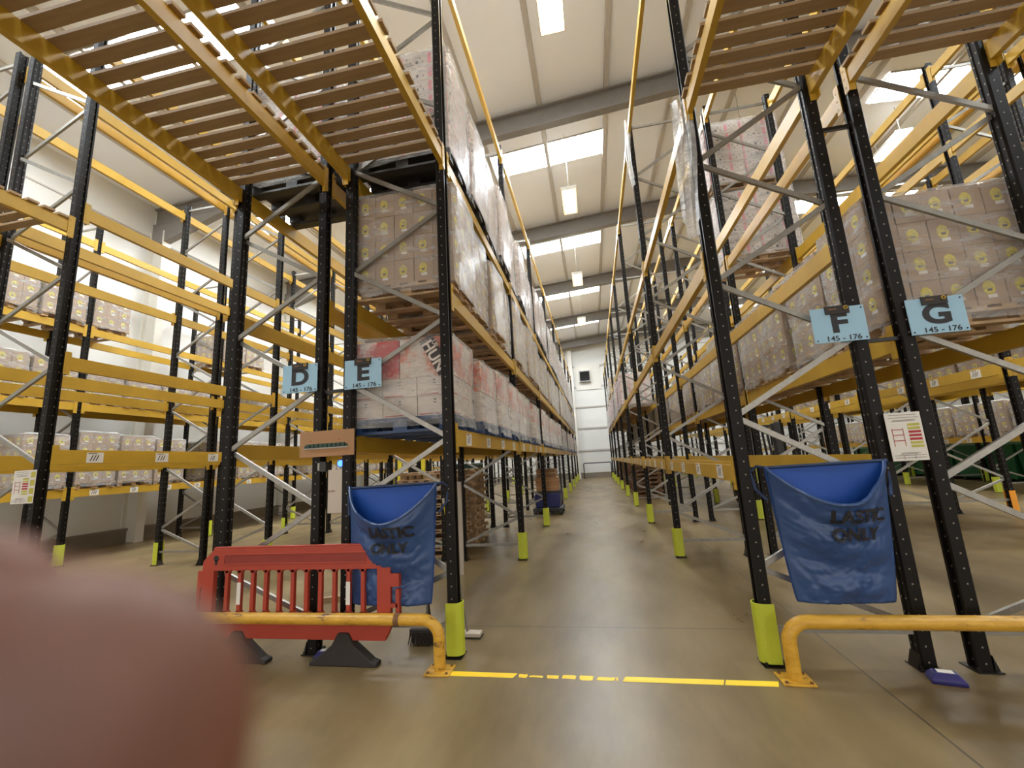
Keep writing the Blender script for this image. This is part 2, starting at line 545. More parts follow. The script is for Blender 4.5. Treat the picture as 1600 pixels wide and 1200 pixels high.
lamp(9.3, 13.1, 10.0, LAMP, 'bright hanging lamp over the far right aisle, seen behind rack G')
lamp(-4.75, 11.65, 9.0, LAMP2, 'hanging lamp over the aisle left of rack D')
lamp(4.65, 11.65, 9.0, LAMP2, 'hanging lamp over the aisle right of rack G')

# things on the end wall
t = thing('steel_column', 'white steel column on the end wall at the left of the middle aisle', 'column', (-1.32, Y1 - 0.25, 0))
obj('shaft', MB().box(-0.15, -0.16, 0, 0.15, -0.13, 10.6).box(-0.15, 0.13, 0, 0.15, 0.16, 10.6).box(-0.015, -0.13, 0, 0.015, 0.13, 10.6).mesh('shaft', WHITESTEEL), t)
t = thing('ventilation_unit', 'grey louvred ventilation unit high on the end wall above the aisle', 'vent', (-0.25, Y1 - 0.07, 7.35))
obj('frame', MB().box(-0.45, -0.3, 0.05, -0.38, 0, 0.95).box(0.38, -0.3, 0.05, 0.45, 0, 0.95).box(-0.38, -0.3, 0.05, 0.38, 0, 0.12).box(-0.38, -0.3, 0.88, 0.38, 0, 0.95).mesh('frame', GALV), t)
lv = MB()
for k in range(6):
    lv.bar((-0.38, -0.2, 0.2 + 0.12 * k), (0.38, -0.2, 0.2 + 0.12 * k), 0.16, 0.015)
lv.box(-0.38, -0.03, 0.12, 0.38, 0, 0.88)
obj('louvres', lv.mesh('louvres', DARKMET), t)
obj('back_panel', MB().box(-0.75, 0.0, -0.55, 1.2, 0.05, 1.45).mesh('back_panel', WHITESTEEL), t)
t = thing('hoop_barrier', 'black tubular hoop barrier on the floor before the end wall', 'barrier', (0.1, Y1 - 0.9, 0))
obj('rail', MB().tube([(-1.0, 0, 0), (-1.0, 0, 1.08), (-0.97, 0, 1.12), (0.97, 0, 1.12), (1.0, 0, 1.08), (1.0, 0, 0)], 0.035, 8).mesh('rail', RUBBER, True), t)
obj('cross_rail', MB().tube([(-1.0, 0, 0.45), (1.0, 0, 0.45)], 0.025, 8).mesh('cross_rail', WHITESTEEL, True), t)

# ------------------------------------------------------------------ pallet racking
P0, PITCH, NB = 3.70, 3.42, 8
ROWS = {
    'A': dict(x=(-11.70, -10.72), lv=[1.50, 3.30, 4.98, 7.0], aisle=1, d='left wall rack'),
    'B': dict(x=(-8.33, -7.33), lv=[1.95, 3.10, 4.95, 7.3], aisle=-1, d='second rack left of D'),
    'C': dict(x=(-7.03, -5.96), lv=[1.97, 3.05, 4.95, 7.3], aisle=1, d='first rack left of D'),
    'D': dict(x=(-3.57, -2.58), lv=[1.88, 3.24, 4.69, 7.32], aisle=-1, d='rack D'),
    'E': dict(x=(-2.26, -1.28), lv=[1.88, 3.24, 4.69, 7.32], aisle=1, d='rack E'),
    'F': dict(x=(1.13, 2.10), lv=[1.45, 3.22, 4.69, 7.35], aisle=-1, d='rack F'),
    'G': dict(x=(2.43, 3.42), lv=[2.39, 4.60, 7.35], aisle=1, d='rack G'),
    'H': dict(x=(5.84, 6.84), lv=[2.55, 4.60, 6.00, 7.35], aisle=-1, d='first rack right of G'),
    'I': dict(x=(7.12, 8.10), lv=[2.55, 4.60, 6.00, 7.35], aisle=1, d='second rack right of G'),
    'J': dict(x=(10.50, 11.50), lv=[1.5, 3.3, 5.0, 7.35], aisle=-1, d='third rack right of G'),
    'K': dict(x=(11.80, 12.80), lv=[1.5, 3.3, 5.0, 7.35], aisle=1, d='fourth rack right of G'),
    'L': dict(x=(15.20, 16.20), lv=[1.5, 3.3, 5.0, 7.35], aisle=-1, d='fifth rack right of G'),
}
LVN = ['lowest', 'second', 'third', 'top']
TOP = 7.5
def upright_mesh(top):
    # C-section: web on the aisle face, returns with lips
    a, b, t = 0.045, 0.05, 0.006
    m = MB()
    poly = [(-a, -b), (a - 0.012, -b), (a, -b + 0.014), (a, -0.018), (a - 0.008, -0.012), (a - 0.008, 0.012), (a, 0.018), (a, b - 0.014), (a - 0.012, b), (-a, b), (-a, b - 0.02), (-a + 0.02, b - 0.02), (-a + 0.02, -b + 0.02), (-a, -b + 0.02)]
    m.prism(poly, 'z', 0, top)
    return m.mesh('upright', UPR)
UPM = upright_mesh(TOP)
FOOT = MB().box(-0.075, -0.08, 0, 0.075, 0.08, 0.008)
for q in ((-0.055, -0.06), (0.055, 0.06)):
    FOOT.tube([(q[0], q[1], 0.008), (q[0], q[1], 0.03)], 0.011, 6)
FOOTM = FOOT.prism([(0.045, 0.008), (0.073, 0.008), (0.045, 0.10)], 'y', -0.05, 0.05).mesh('foot_plate', BLK)
GUARDM = None

def brace_segments(w, aisle, top):
    # zigzag nodes: aisle upright at 0.66+1.145k, inner upright half a step later
    xa, xi = (w / 2, -w / 2) if aisle > 0 else (-w / 2, w / 2)
    segs = [((xi, 0.24), (xa, 0.24)), ((xi, 0.26), (xa, 0.66))]
    z = 0.66
    while z + 0.57 < top:
        segs.append(((xa, z), (xi, z + 0.572)))
        if z + 1.145 < top:
            segs.append(((xi, z + 0.572), (xa, z + 1.145)))
        z += 1.145
    segs.append(((xi, top - 0.12), (xa, top - 0.12)))
    return segs
_bc = {}
def brace_mesh(w, aisle, i):
    k = (round(w, 3), aisle, i)
    if k not in _bc:
        s = brace_segments(w, aisle, TOP)[i]
        m = MB()
        (x0, z0), (x1, z1) = s
        oy = 0.018 if i % 2 else -0.018
        d = Vector((x1 - x0, 0, z1 - z0)).normalized() * 0.04
        m.bar((x0 + d.x, oy, z0 + d.z), (x1 - d.x, oy, z1 - d.z), 0.026, 0.042, up=(0, 0, 1) if abs(d.x) > abs(d.z) else (1, 0, 0))
        _bc[k] = m.mesh('brace', GALV)
    return _bc[k]
_bf = {}
def brace_all(w, aisle):
    k = (round(w, 3), aisle)
    if k not in _bf:
        m = MB()
        for i, ((x0, z0), (x1, z1)) in enumerate(brace_segments(w, aisle, TOP)):
            m.bar((x0, 0, z0), (x1, 0, z1), 0.026, 0.042, up=(0, 0, 1) if abs(x1 - x0) > abs(z1 - z0) else (1, 0, 0))
        _bf[k] = m.mesh('bracing', GALV)
    return _bf[k]

def seen_frame(x, y):
    return inview([(x, y, z) for z in (0, 1, 2, 3, 4, 5, 6, 7.5)], 30) and any(
        (lambda p: p and -30 < p[0] < 1630 and -30 < p[1] < 1230)(proj((x, y, z * 0.25))) for z in range(0, 31))

for rn, r in ROWS.items():
    x0, x1 = r['x']
    w = x1 - x0
    for k in range(NB + 1):
        y = P0 + PITCH * k
        if not (seen_frame(x0, y) or seen_frame(x1, y)):
            continue
        t = thing('rack_end_ladder', 'black upright frame with grey braces, %s, %s frame from the front' % (r['d'], ordw(k + 1)), 'rack frame', ((x0 + x1) / 2, y, 0), group='upright frames of the pallet racking')
        for sx in (-1, 1):
            u = obj('upright', UPM, t, (sx * w / 2, 0, 0), (0, 0, 0 if sx < 0 else PI))
            if k < 3:
                obj('foot_plate', FOOTM, u)
        near = (k <= 1 and rn in 'CDEFG') or k == 0
        if near:
            for i in range(len(brace_segments(w, r['aisle'], TOP))):
                obj('brace', brace_mesh(w, r['aisle'], i), t)
        else:
            obj('bracing', brace_all(w, r['aisle']), t)

# lime guards round the aisle-side uprights
def guard_mesh(mat, h=0.42):
    m = MB()
    pts = []
    n = 14
    for i in range(n + 1):
        a = -PI / 2 + PI * i / n
        pts.append((0.02 + 0.062 * math.cos(a), 0.066 * math.sin(a)))
    inn = [(0.02 + 0.052 * math.cos(-PI / 2 + PI * i / n), 0.056 * math.sin(-PI / 2 + PI * i / n)) for i in range(n, -1, -1)]
    poly = [(-0.055, -0.066)] + pts + [(-0.055, 0.066), (-0.055, 0.056)] + inn + [(-0.055, -0.056)]
    m.prism(poly, 'z', 0.02, h)
    return m.mesh('upright_guard', mat)
GM, GMO = guard_mesh(HIVIS), guard_mesh(ORANGE)
for rn, r in ROWS.items():
    x = r['x'][1] if r['aisle'] > 0 else r['x'][0]
    for k in range(NB + 1):
        y = P0 + PITCH * k
        p = proj((x, y, 0.2))
        if not p or not (-10 < p[0] < 1610 and p[1] < 1210):
            continue
        if rn == 'D' and k == 0:
            continue
        if rn in 'AL' and k > 5: continue
        org = rn == 'I' and k == 2
        o = obj('upright_guard', GMO if org else GM, None, (x + r['aisle'] * 0.002, y, 0), (0, 0, 0 if r['aisle'] > 0 else PI),
                ('orange' if org else 'lime') + ' guard at foot of %s, %s upright from front' % (r['d'], ordw(k + 1)), 'upright guard', 'guards on the rack uprights')

# beams: all of one length, hooked on between neighbouring uprights
BL = PITCH - 0.10
prof = [(-0.025, -0.16), (0.025, -0.16), (0.025, -0.03), (0.012, -0.03), (0.012, 0.0), (-0.025, 0.0)]
BEAMM = MB().prism(prof, 'y', -BL / 2, BL / 2).mesh('rack_rail', YEL)
BEAMFAR = MB().box(-0.025, -BL / 2, -0.16, 0.025, BL / 2, 0).mesh('rack_rail', YEL)
br = MB().box(0.025, -0.052, -0.22, 0.032, 0.012, 0.05).box(-0.025, -0.004, -0.22, 0.025, 0.004, 0.05)
for z in (-0.17, -0.09, -0.01):
    br.tube([(0.032, -0.03, z), (0.036, -0.03, z)], 0.008, 6)
BRACK = br.mesh('end_bracket', YEL)
def label_mesh(seed):
    rr = random.Random(seed)
    m = MB()
    m.box(-0.0, -0.09, -0.06, 0.0015, 0.09, 0.06, 0)
    for i in range(3):
        y = -0.06 + 0.032 * i + rr.uniform(-0.004, 0.004)
        m.add([(0.002, y, -0.04), (0.002, y + 0.012, -0.04), (0.002, y + 0.04, 0.03), (0.002, y + 0.028, 0.03)], [(0, 1, 2, 3)], 1)
    m.add([(0.002, -0.075, 0.044), (0.002, 0.02, 0.044), (0.002, 0.02, 0.052), (0.002, -0.075, 0.052)], [(0, 1, 2, 3)], 1)
    return m.mesh('location_label', [PAPER, INK])
LABS = [label_mesh(i) for i in range(4)]

beams = []
for rn, r in ROWS.items():
    for li, z in enumerate(r['lv']):
        for sx in (0, 1):
            x = r['x'][sx]
            for k in range(NB):
                y = P0 + PITCH * (k + 0.5)
                vis = any((lambda p: p and -20 < p[0] < 1620 and -20 < p[1] < 1220)(proj((x, y + (i - 6) * PITCH / 12, z))) for i in range(13))
                if vis:
                    d = math.hypot(x, y)
                    beams.append((d, rn, li, z, sx, x, k, y))
beams.sort()
far = MB()
for i, (d, rn, li, z, sx, x, k, y) in enumerate(beams):
    r = ROWS[rn]
    if i >= 300:
        far.box(x - 0.025, y - BL / 2, z - 0.16, x + 0.025, y + BL / 2, z)
        continue
    out = 1 if sx else -1
    ox = x + out * 0.024
    near = d < 14
    ln = LVN[li] if li < len(r['lv']) - 1 else 'top'
    o = obj('rack_rail', BEAMM if near else BEAMFAR, None, (ox, y, z), (0, 0, 0 if out > 0 else PI),
            'yellow beam, %s, %s side, %s level, %s bay from front' % (r['d'], 'right' if sx else 'left', ln, ordw(k + 1)), 'rack beam', 'yellow beams of the pallet racking')
    if near:
        for e in (-1, 1):
            obj('end_bracket', BRACK, o, (0, e * (BL / 2 - 0.001), 0) if e > 0 else (0, -BL / 2 + 0.041, 0))
    if li == 0 and out == r['aisle'] and k < 4:
        for j in range(4):
            obj('location_label', LABS[(j + k) % 4], o, (0.025, -BL / 2 + 0.42 + 0.82 * j if out > 0 else BL / 2 - 0.42 - 0.82 * j, -0.088))
if far.v:
    obj('rack_rail', far.mesh('rack_rail', YEL), None, label='small far yellow beams of the racks toward the end wall', cat='rack beam', kind='stuff')

# row spacers joining back-to-back frames
for (xa, xb, nm) in ((-2.58, -2.26, 'D and E'), (2.10, 2.43, 'F and G')):
    for z, hn in ((2.32, 'lower'), (4.2, 'upper')):
        o = obj('row_spacer', MB().bar((xa + 0.05, P0, z), (xb - 0.05, P0, z), 0.03, 0.03).mesh('row_spacer', BLK), None,
                label='short black spacer bar between the front uprights of racks %s, %s one' % (nm, hn), cat='spacer bar')

# timber decks bridging the cross aisle overhead
PLM = [MB().box(-0.60, -0.05, 0, 0.60, 0.052, 0.028).mesh('plank', PLANK) for _ in range(2)]
DY0, DY1 = P0 - PITCH + 0.05, P0 - 0.05
for rn in 'CDEFG':
    r = ROWS[rn]
    x0, x1 = r['x']
    zt = 4.69 if rn != 'C' else 4.70
    for sx, x in ((0, x0), (1, x1)):
        out = 1 if sx else -1
        o = obj('rack_rail', BEAMM, None, (x + out * 0.024, (DY0 + DY1) / 2, zt), (0, 0, 0 if out > 0 else PI),
                'yellow overhead beam of the timber deck before %s, %s side' % (r['d'], 'right' if sx else 'left'), 'rack beam', 'yellow beams carrying the overhead decks')
        obj('end_bracket', BRACK, o, (0, BL / 2 - 0.001, 0) if out > 0 else (0, -BL / 2 + 0.041, 0))
    t = thing('timber_deck', 'slatted timber deck overhead in front of %s' % r['d'], 'deck', ((x0 + x1) / 2, 0, zt), group='slatted decks over the cross aisle')
    y = 3.60 - 0.05
    while y > DY0 + 0.05:
        o = obj('plank', PLM[0], t, (random.uniform(-0.012, 0.012), y, 0.001), (0, 0, random.uniform(-0.006, 0.006)))
        o.scale = ((x1 - x0 + 0.13) / 1.2, 1, 1)
        y -= 0.145

# ------------------------------------------------------------------ pallets and wrapped loads
PW, PD = 0.77, 1.08       # along the aisle, across the rack
def pallet_parts(mat, plastic=False):
    m1, m2, m3 = MB(), MB(), MB()
    if plastic:
        m1.box(-PD / 2, -PW / 2, 0.105, PD / 2, PW / 2, 0.145)
        for ix in (-1, 0, 1):
            for iy in (-1, 0, 1):
                cx, cy = ix * (PD / 2 - 0.08), iy * (PW / 2 - 0.075)
                m2.prism([(cx - 0.07, cy - 0.065), (cx + 0.07, cy - 0.065), (cx + 0.07, cy + 0.065), (cx - 0.07, cy + 0.065)], 'z', 0.025, 0.105)
        for iy in (-1, 0, 1):
            m3.box(-PD / 2, iy * (PW / 2 - 0.06) - 0.055, 0, PD / 2, iy * (PW / 2 - 0.06) + 0.055, 0.025)
    else:
        for i in range(6):
            x = -PD / 2 + 0.055 + i * (PD - 0.11) / 5
            m1.box(x - 0.05, -PW / 2, 0.122, x + 0.05, PW / 2, 0.144)
        for iy in (-1, 0, 1):
            m1.box(-PD / 2, iy * (PW / 2 - 0.05) - 0.05, 0.10, PD / 2, iy * (PW / 2 - 0.05) + 0.05, 0.122)
            for ix in (-1, 0, 1):
                cx, cy = ix * (PD / 2 - 0.11), iy * (PW / 2 - 0.09)
                m2.box(cx - 0.06, cy - 0.05, 0.022, cx + 0.06, cy + 0.05, 0.10)
            m3.box(-PD / 2, iy * (PW / 2 - 0.05) - 0.05, 0, PD / 2, iy * (PW / 2 - 0.05) + 0.05, 0.022)
    m3.add(m2.v, m2.f)
    return [('deck_boards', m1.mesh('deck_boards', mat)), ('feet', m3.mesh('feet', mat))]
PAL = {'wood': pallet_parts(WOOD), 'dark': pallet_parts(DARKWOOD), 'blue': pallet_parts(BLUEP, True), 'black': pallet_parts(BLACKP, True)}
def joined(parts, name, mat):
    mb = MB()
    for _, me in parts:
        mb.add([v.co[:] for v in me.vertices], [p.vertices[:] for p in me.polygons])
    return mb.mesh(name, mat)
PALJ = {k: joined(v, 'pallet', v[0][1].materials[0]) for k, v in PAL.items()}

def carton_mb(mb, cx, cy, cz, a, b, c, style, rr, faces=(1, 1, 1, 1)):
    e = 0.004
    x0, x1, y0, y1, z0, z1 = cx - a / 2 + e, cx + a / 2 - e, cy - b / 2 + e, cy + b / 2 - e, cz + e / 2, cz + c - e / 2
    mb.box(x0, y0, z0, x1, y1, z1, 0)
    q = 0.0015
    def face(f, u0, v0, u1, v1, mi, q=0.0015):
        # rectangle on face f in 0..1 face coordinates
        if f == 0: P = lambda u, v: (x0 + (x1 - x0) * u, y0 - q, z0 + (z1 - z0) * v)
        elif f == 1: P = lambda u, v: (x1 + q, y0 + (y1 - y0) * u, z0 + (z1 - z0) * v)
        elif f == 2: P = lambda u, v: (x1 - (x1 - x0) * u, y1 + q, z0 + (z1 - z0) * v)
        else: P = lambda u, v: (x0 - q, y1 - (y1 - y0) * u, z0 + (z1 - z0) * v)
        mb.add([P(u0, v0), P(u1, v0), P(u1, v1), P(u0, v1)], [(0, 1, 2, 3)], mi)
    def disc(f, uc, vc, ru, rv, mi, q=0.002):
        pts = [(uc + ru * math.cos(2 * PI * i / 10), vc + rv * math.sin(2 * PI * i / 10)) for i in range(10)]
        if f == 0: P = lambda u, v: (x0 + (x1 - x0) * u, y0 - q, z0 + (z1 - z0) * v)
        elif f == 1: P = lambda u, v: (x1 + q, y0 + (y1 - y0) * u, z0 + (z1 - z0) * v)
        elif f == 2: P = lambda u, v: (x1 - (x1 - x0) * u, y1 + q, z0 + (z1 - z0) * v)
        else: P = lambda u, v: (x0 - q, y1 - (y1 - y0) * u, z0 + (z1 - z0) * v)
        mb.add([P(*p) for p in pts], [tuple(range(10))], mi)
    for f in range(4):
        if style == 'brown':
            disc(f, 0.45, 0.55, 0.21, 0.24, 1)
            face(f, 0.36, 0.22, 0.66, 0.34, 2)
            face(f, 0.38, 0.44, 0.54, 0.52, 3, 0.0025)
        elif style == 'pink':
            face(f, 0.0, 0.05, 0.05, 0.95, 1)
            face(f, 0.60, 0.12, 0.68, 0.9, 1)
            for u, v in ((0.12, 0.6), (0.20, 0.3), (0.42, 0.55), (0.48, 0.25), (0.74, 0.55), (0.79, 0.25), (0.88, 0.45)):
                face(f, u, v, u + 0.022, v + 0.16, 2)
            face(f, 0.13, 0.18, 0.30, 0.23, 2)
            disc(f, 0.36, 0.35, 0.035, 0.13, 2)
        elif style == 'plain':
            face(f, 0.04, 0.05, 0.62, 0.10, 1)
            disc(f, 0.5, 0.8, 0.04, 0.05, 2)
            face(f, 0.46, 0.62, 0.54, 0.68, 2)
STY = {'brown': [BROWN, SPOTY, PAPER, GREYINK], 'pink': [WCARD, PINK, GREYINK], 'plain': [WCARD, REDINK, GREYINK], 'red': [REDPRINT], 'orange': [ORPRINT]}

def wrap_mesh(a, b, h, seed, skirt=-0.05):
    rr = random.Random(seed)
    ph = [rr.uniform(0, 6.28) for _ in range(10)]
    n, rings = 56, 16
    mb = MB()
    vs = []
    for j in range(rings + 1):
        t = j / rings
        z = -skirt + (h + skirt) * min(1, t / 0.93)
        for i in range(n):
            th = 2 * PI * i / n
            c, s = math.cos(th), math.sin(th)
            e = 0.16
            x = math.copysign(abs(c) ** e, c) * a / 2
            y = math.copysign(abs(s) ** e, s) * b / 2
            k = 1.016 + 0.012 * math.sin(3 * th + ph[0] + 5 * t) + 0.009 * math.sin(11 * th + ph[1] - 9 * t) + 0.006 * math.sin(23 * th + ph[2] + 17 * t)
            zz = z
            if t < 0.05:
                k += 0.012 + 0.012 * math.sin(7 * th + ph[3])
                zz += 0.03 * math.sin(5 * th + ph[4]) + 0.02 * math.sin(13 * th + ph[5])
            if t > 0.93:
                q = (t - 0.93) / 0.07
                k *= 1 - 0.16 * q * q
                zz = h + 0.012 + 0.05 * q * (0.6 + 0.4 * math.sin(4 * th + ph[6]))
            vs.append((x * k, y * k, zz))
    fs = []
    for j in range(rings):
        for i in range(n):
            fs.append((j * n + i, j * n + (i + 1) % n, (j + 1) * n + (i + 1) % n, (j + 1) * n + i))
    fs.append(tuple(rings * n + i for i in range(n)))
    return mb.add(vs, fs).mesh('stretch_wrap', FILM, True)

# load recipes: pallet, carton grid (across, along, up), carton height, style
REC = {
    'brown': ('wood', 5, 3, 4, 0.255, 'brown'),
    'brownlow': ('wood', 5, 3, 3, 0.245, 'brown'),
    'tall': ('wood', 5, 3, 4, 0.242, 'brown'),
    'pink': ('black', 2, 2, 7, 0.18, 'pink'),
    'pinkw': ('wood', 2, 2, 6, 0.195, 'pink'),
    'red': ('blue', 3, 2, 2, 0.19, 'plain'),
}
_lc = {}
def load_parts(kind):
    if kind in _lc:
        return _lc[kind]
    pal, nx, ny, nz, ch, st = REC[kind]
    rr = random.Random(kind)
    a, b = (PD - 0.02) / nx, (PW - 0.02) / ny
    spots = [(i, j, k) for i in range(nx) for j in range(ny) for k in range(nz) if i in (0, nx - 1) or j in (0, ny - 1) or k == nz - 1]
    cm = MB(); carton_mb(cm, 0, 0, 0, a, b, ch, st, rr)
    cme = cm.mesh('carton', STY[st])
    allm = MB()
    pos = []
    for i, j, k in spots:
        p = (-PD / 2 + 0.01 + a * (i + 0.5) + rr.uniform(-0.003, 0.003), -PW / 2 + 0.01 + b * (j + 0.5) + rr.uniform(-0.003, 0.003), 0.146 + ch * k)
        pos.append((cme, p))
        carton_mb(allm, p[0], p[1], p[2], a, b, ch, st, rr)
    mats = list(STY[st])
    h = 0.146 + ch * nz
    if kind == 'red':
        for st2, i0 in (('red', 0), ):
            bm = MB().box(-PD / 4 + 0.006, -PW / 2 + 0.012, 0, PD / 4 - 0.006, PW / 2 - 0.012, 0.39)
            big = bm.mesh('printed_carton', [REDPRINT])
            big2 = bm.mesh('printed_carton', [ORPRINT])
            pos.append((big, (-PD / 4, 0, h)))
            pos.append((big2, (PD / 4, 0, h)))
            allm.box(-PD / 2 + 0.01, -PW / 2 + 0.012, h, -0.004, PW / 2 - 0.012, h + 0.39, len(mats))
            allm.box(0.004, -PW / 2 + 0.012, h, PD / 2 - 0.01, PW / 2 - 0.012, h + 0.39, len(mats) + 1)
            mats += [REDPRINT, ORPRINT]
        h += 0.39
    am = allm.mesh('carton_stack', mats)
    wraps = [wrap_mesh(PD + 0.02, PW + 0.02, h, kind + str(s)) for s in range(3)]
    for w in wraps:
        # film starts just above the pallet feet
        pass
    _lc[kind] = (pal, pos, am, wraps, h)
    return _lc[kind]
CN = {'brown': 'brown yellow-spotted cartons', 'brownlow': 'brown yellow-spotted cartons', 'tall': 'brown yellow-spotted cartons', 'pink': 'pink and white cartons', 'pinkw': 'pink and white cartons', 'red': 'red and white cartons'}
GN = {'brown': 'wrapped loads of brown cartons', 'brownlow': 'wrapped loads of brown cartons', 'tall': 'wrapped loads of brown cartons', 'pink': 'wrapped loads of pink cartons', 'pinkw': 'wrapped loads of pink cartons', 'red': 'wrapped loads of red and white cartons'}
def place_load(kind, x, y, z, label, detail=False, rz=0.0, vary_h=False):
    if not inview([(x + a, y + b, z + c) for a in (-0.55, 0.55) for b in (-0.4, 0.4) for c in (0, 1.2)], 10):
        return None
    pal, pos, am, wraps, h = load_parts(kind)
    t = thing('wrapped_pallet_load', label, 'pallet load', (x, y, z), rz, GN[kind])
    if detail:
        p = obj('pallet', None, t)
        for nm, me in PAL[pal]:
            obj(nm, me, p)
        for me, q in pos:
            obj(me.name.split('.')[0], me, t, q)
    else:
        obj('pallet', PALJ[pal], t)
        obj('carton_stack', am, t)
    obj('stretch_wrap', random.choice(wraps), t, (0, 0, 0))
    t.scale = (1, 1, random.uniform(0.9, 1.03)) if vary_h else (1, 1, 1)
    return t
def slot_y(i):          # i-th pallet place from the front, four to a bay
    b, s = divmod(i, 4)
    return P0 + PITCH * b + 0.05 + 0.42 + 0.83 * s - 0.005
def fill(rn, li, slots, kind, side='', det=4, dx=0.0, vary=None):
    r = ROWS[rn]
    xc = (r['x'][0] + r['x'][1]) / 2 + dx
    for i in slots:
        kk = kind if not vary else vary(i)
        place_load(kk, xc + random.uniform(-0.05, 0.04), slot_y(i) + random.uniform(-0.012, 0.012), r['lv'][li] + 0.001,
                   'load of %s, %s, %s level, %s pallet from front' % (CN[kk], r['d'], LVN[li], ordw(i + 1)), i < det, random.uniform(-0.02, 0.02), i > 0)
fill('E', 0, range(32), 'red')
fill('E', 1, range(32), 'brown', vary=lambda i: 'brown' if i % 3 != 2 else 'tall')
fill('E', 2, range(32), 'pink')
fill('D', 2, [0], 'pink', det=2)
fill('D', 2, [6, 7, 8, 11], 'pinkw', det=0)
fill('G', 0, range(32), 'brown')
fill('F', 1, list(range(14, 32)), 'pinkw', det=0)
fill('F', 2, list(range(22, 30)), 'brownlow', det=0)
fill('A', 0, [i for i in range(3, 24) if i not in (7, 12)], 'brown', det=0)
fill('A', 1, [2, 3, 4, 5, 6, 7, 10, 11, 13, 14, 17, 18], 'brownlow', det=0)
fill('A', 2, [1, 2, 3, 4, 8, 9], 'brownlow', det=0)
fill('H', 1, [9, 12, 13, 16, 20], 'brownlow', det=0)
fill('J', 0, list(range(6, 22)), 'brownlow', det=0)
fill('K', 1, list(range(8, 22)), 'brownlow', det=0)
fill('I', 0, [5, 6, 7, 9, 10, 12, 13, 15], 'brownlow', det=0)
# the double stack of pink cartons on rack G behind rack F's first bay
gx = 3.05
b0 = place_load('pinkw', gx, 7.66, 4.601, 'lower pink and white carton load of the tall double stack on rack G', True)
b1 = place_load('pinkw', gx - 0.05, 7.66, 4.601 + load_parts('pinkw')[4] + 0.035, 'upper pink and white carton load of the tall double stack on rack G', True)

for t in (b0, b1):
    t.scale = (1.13, 1, 1)

# dark printed band with lettering on the first red and white load
for o in list(COL.objects):
    if o.get('label', '').endswith('rack E, lowest level, first pallet from front'):
        band = obj('lettered_band', MB().box(-0.07, -0.002, -0.2, 0.07, 0.0, 0.2).mesh('lettered_band', INKG), o, (0.38, -PW / 2 - 0.018, 0.72), (0, math.radians(-28), 0), label='dark band with pale block letters')
        obj('lettering', text_mesh('HUN', 0.15, WCARD, 0.004), band, (-0.02, -0.004, 0.0), (PI / 2, PI / 2, 0))
        obj('lettering', text_mesh('UP', 0.06, WCARD, 0.001), band, (0.05, -0.004, 0.1), (PI / 2, PI / 2, 0))

# free-standing stacks of empty pallets
def pallet_stack(x, y, n, where, mat, rz=0.0, jitter=0.02, dims=(1, 1)):
    for i in range(n):
        t = thing('empty_pallet', 'empty wooden pallet, %s from the floor in the %s' % (ordw(i + 1), where), 'pallet',
                  (x + random.uniform(-jitter, jitter), y + random.uniform(-jitter, jitter), i * 0.1452), rz + random.uniform(-0.012, 0.012), 'pallets in the ' + where)
        t.scale = (dims[0], dims[1], 1)
        for nm, me in PAL[mat]:
            obj(nm, me, t)
pallet_stack(-3.02, 7.86, 10, 'near pallet stack under rack D', 'wood', dims=(1.05, 1.15))
pallet_stack(-2.98, 8.95, 10, 'second pallet stack under rack D', 'wood', dims=(1.05, 1.15))
for j, (yy, nn) in enumerate(((16.35, 9), (19.8, 9), (21.0, 9), (23.2, 9), (26.5, 9))):
    pallet_stack(1.72, yy, nn, '%s pallet stack along rack F' % ordw(j + 1), 'dark', dims=(0.95, 1.1), jitter=0.01)

# ------------------------------------------------------------------ signs on the racks
def aisle_sign(ch, x0, x1, zc, yf):
    t = thing('aisle_sign', 'pale blue aisle sign with black letter %s hung on the rack upright' % ch, 'sign', ((x0 + x1) / 2, yf, zc), group='blue aisle letter signs')
    w = (x1 - x0)
    bevel(obj('panel', MB().box(-w / 2, -0.003, -0.14, w / 2, 0.003, 0.14).mesh('panel', SIGNB), t), 0.002)
    obj('letter', text_mesh(ch, 0.235, INK, 0.009), t, (0.0, -0.0045, 0.005), (PI / 2, 0, 0)).scale = (1.12, 0.9, 1)
    obj('numbers', text_mesh('145 - 176', 0.056, INK, 0.0006), t, (0.015, -0.0045, -0.112), (PI / 2, 0, 0)).scale = (1.15, 1, 1)
    c = MB().box(-0.085, -0.012, 0.085, 0.085, 0.006, 0.15)
    obj('clip', c.mesh('clip', RUBBER), t, label='black clip with yellow ring')
    obj('clip_ring', MB().tube([(0.06 + 0.012 * math.cos(a * PI / 6), -0.015, 0.13 + 0.012 * math.sin(a * PI / 6)) for a in range(13)], 0.004, 6, cap=False).mesh('clip_ring', YEL), t)
    obj('clip_label', MB().box(-0.06, -0.014, 0.118, -0.005, -0.012, 0.128).mesh('clip_label', RUST), t)
    for a, b in ((-1, -1), (1, 1), (1, -1)):
        obj('screw', MB().tube([(a * (w / 2 - 0.02), -0.006, b * 0.12), (a * (w / 2 - 0.02), -0.003, b * 0.12)], 0.006, 8).mesh('screw', INK), t)
YS = 3.63
aisle_sign('D', -2.95, -2.57, 2.465, YS)
aisle_sign('E', -2.28, -1.90, 2.45, YS)
aisle_sign('F', 1.77, 2.15, 2.46, YS)
aisle_sign('G', 2.43, 2.81, 2.455, YS)

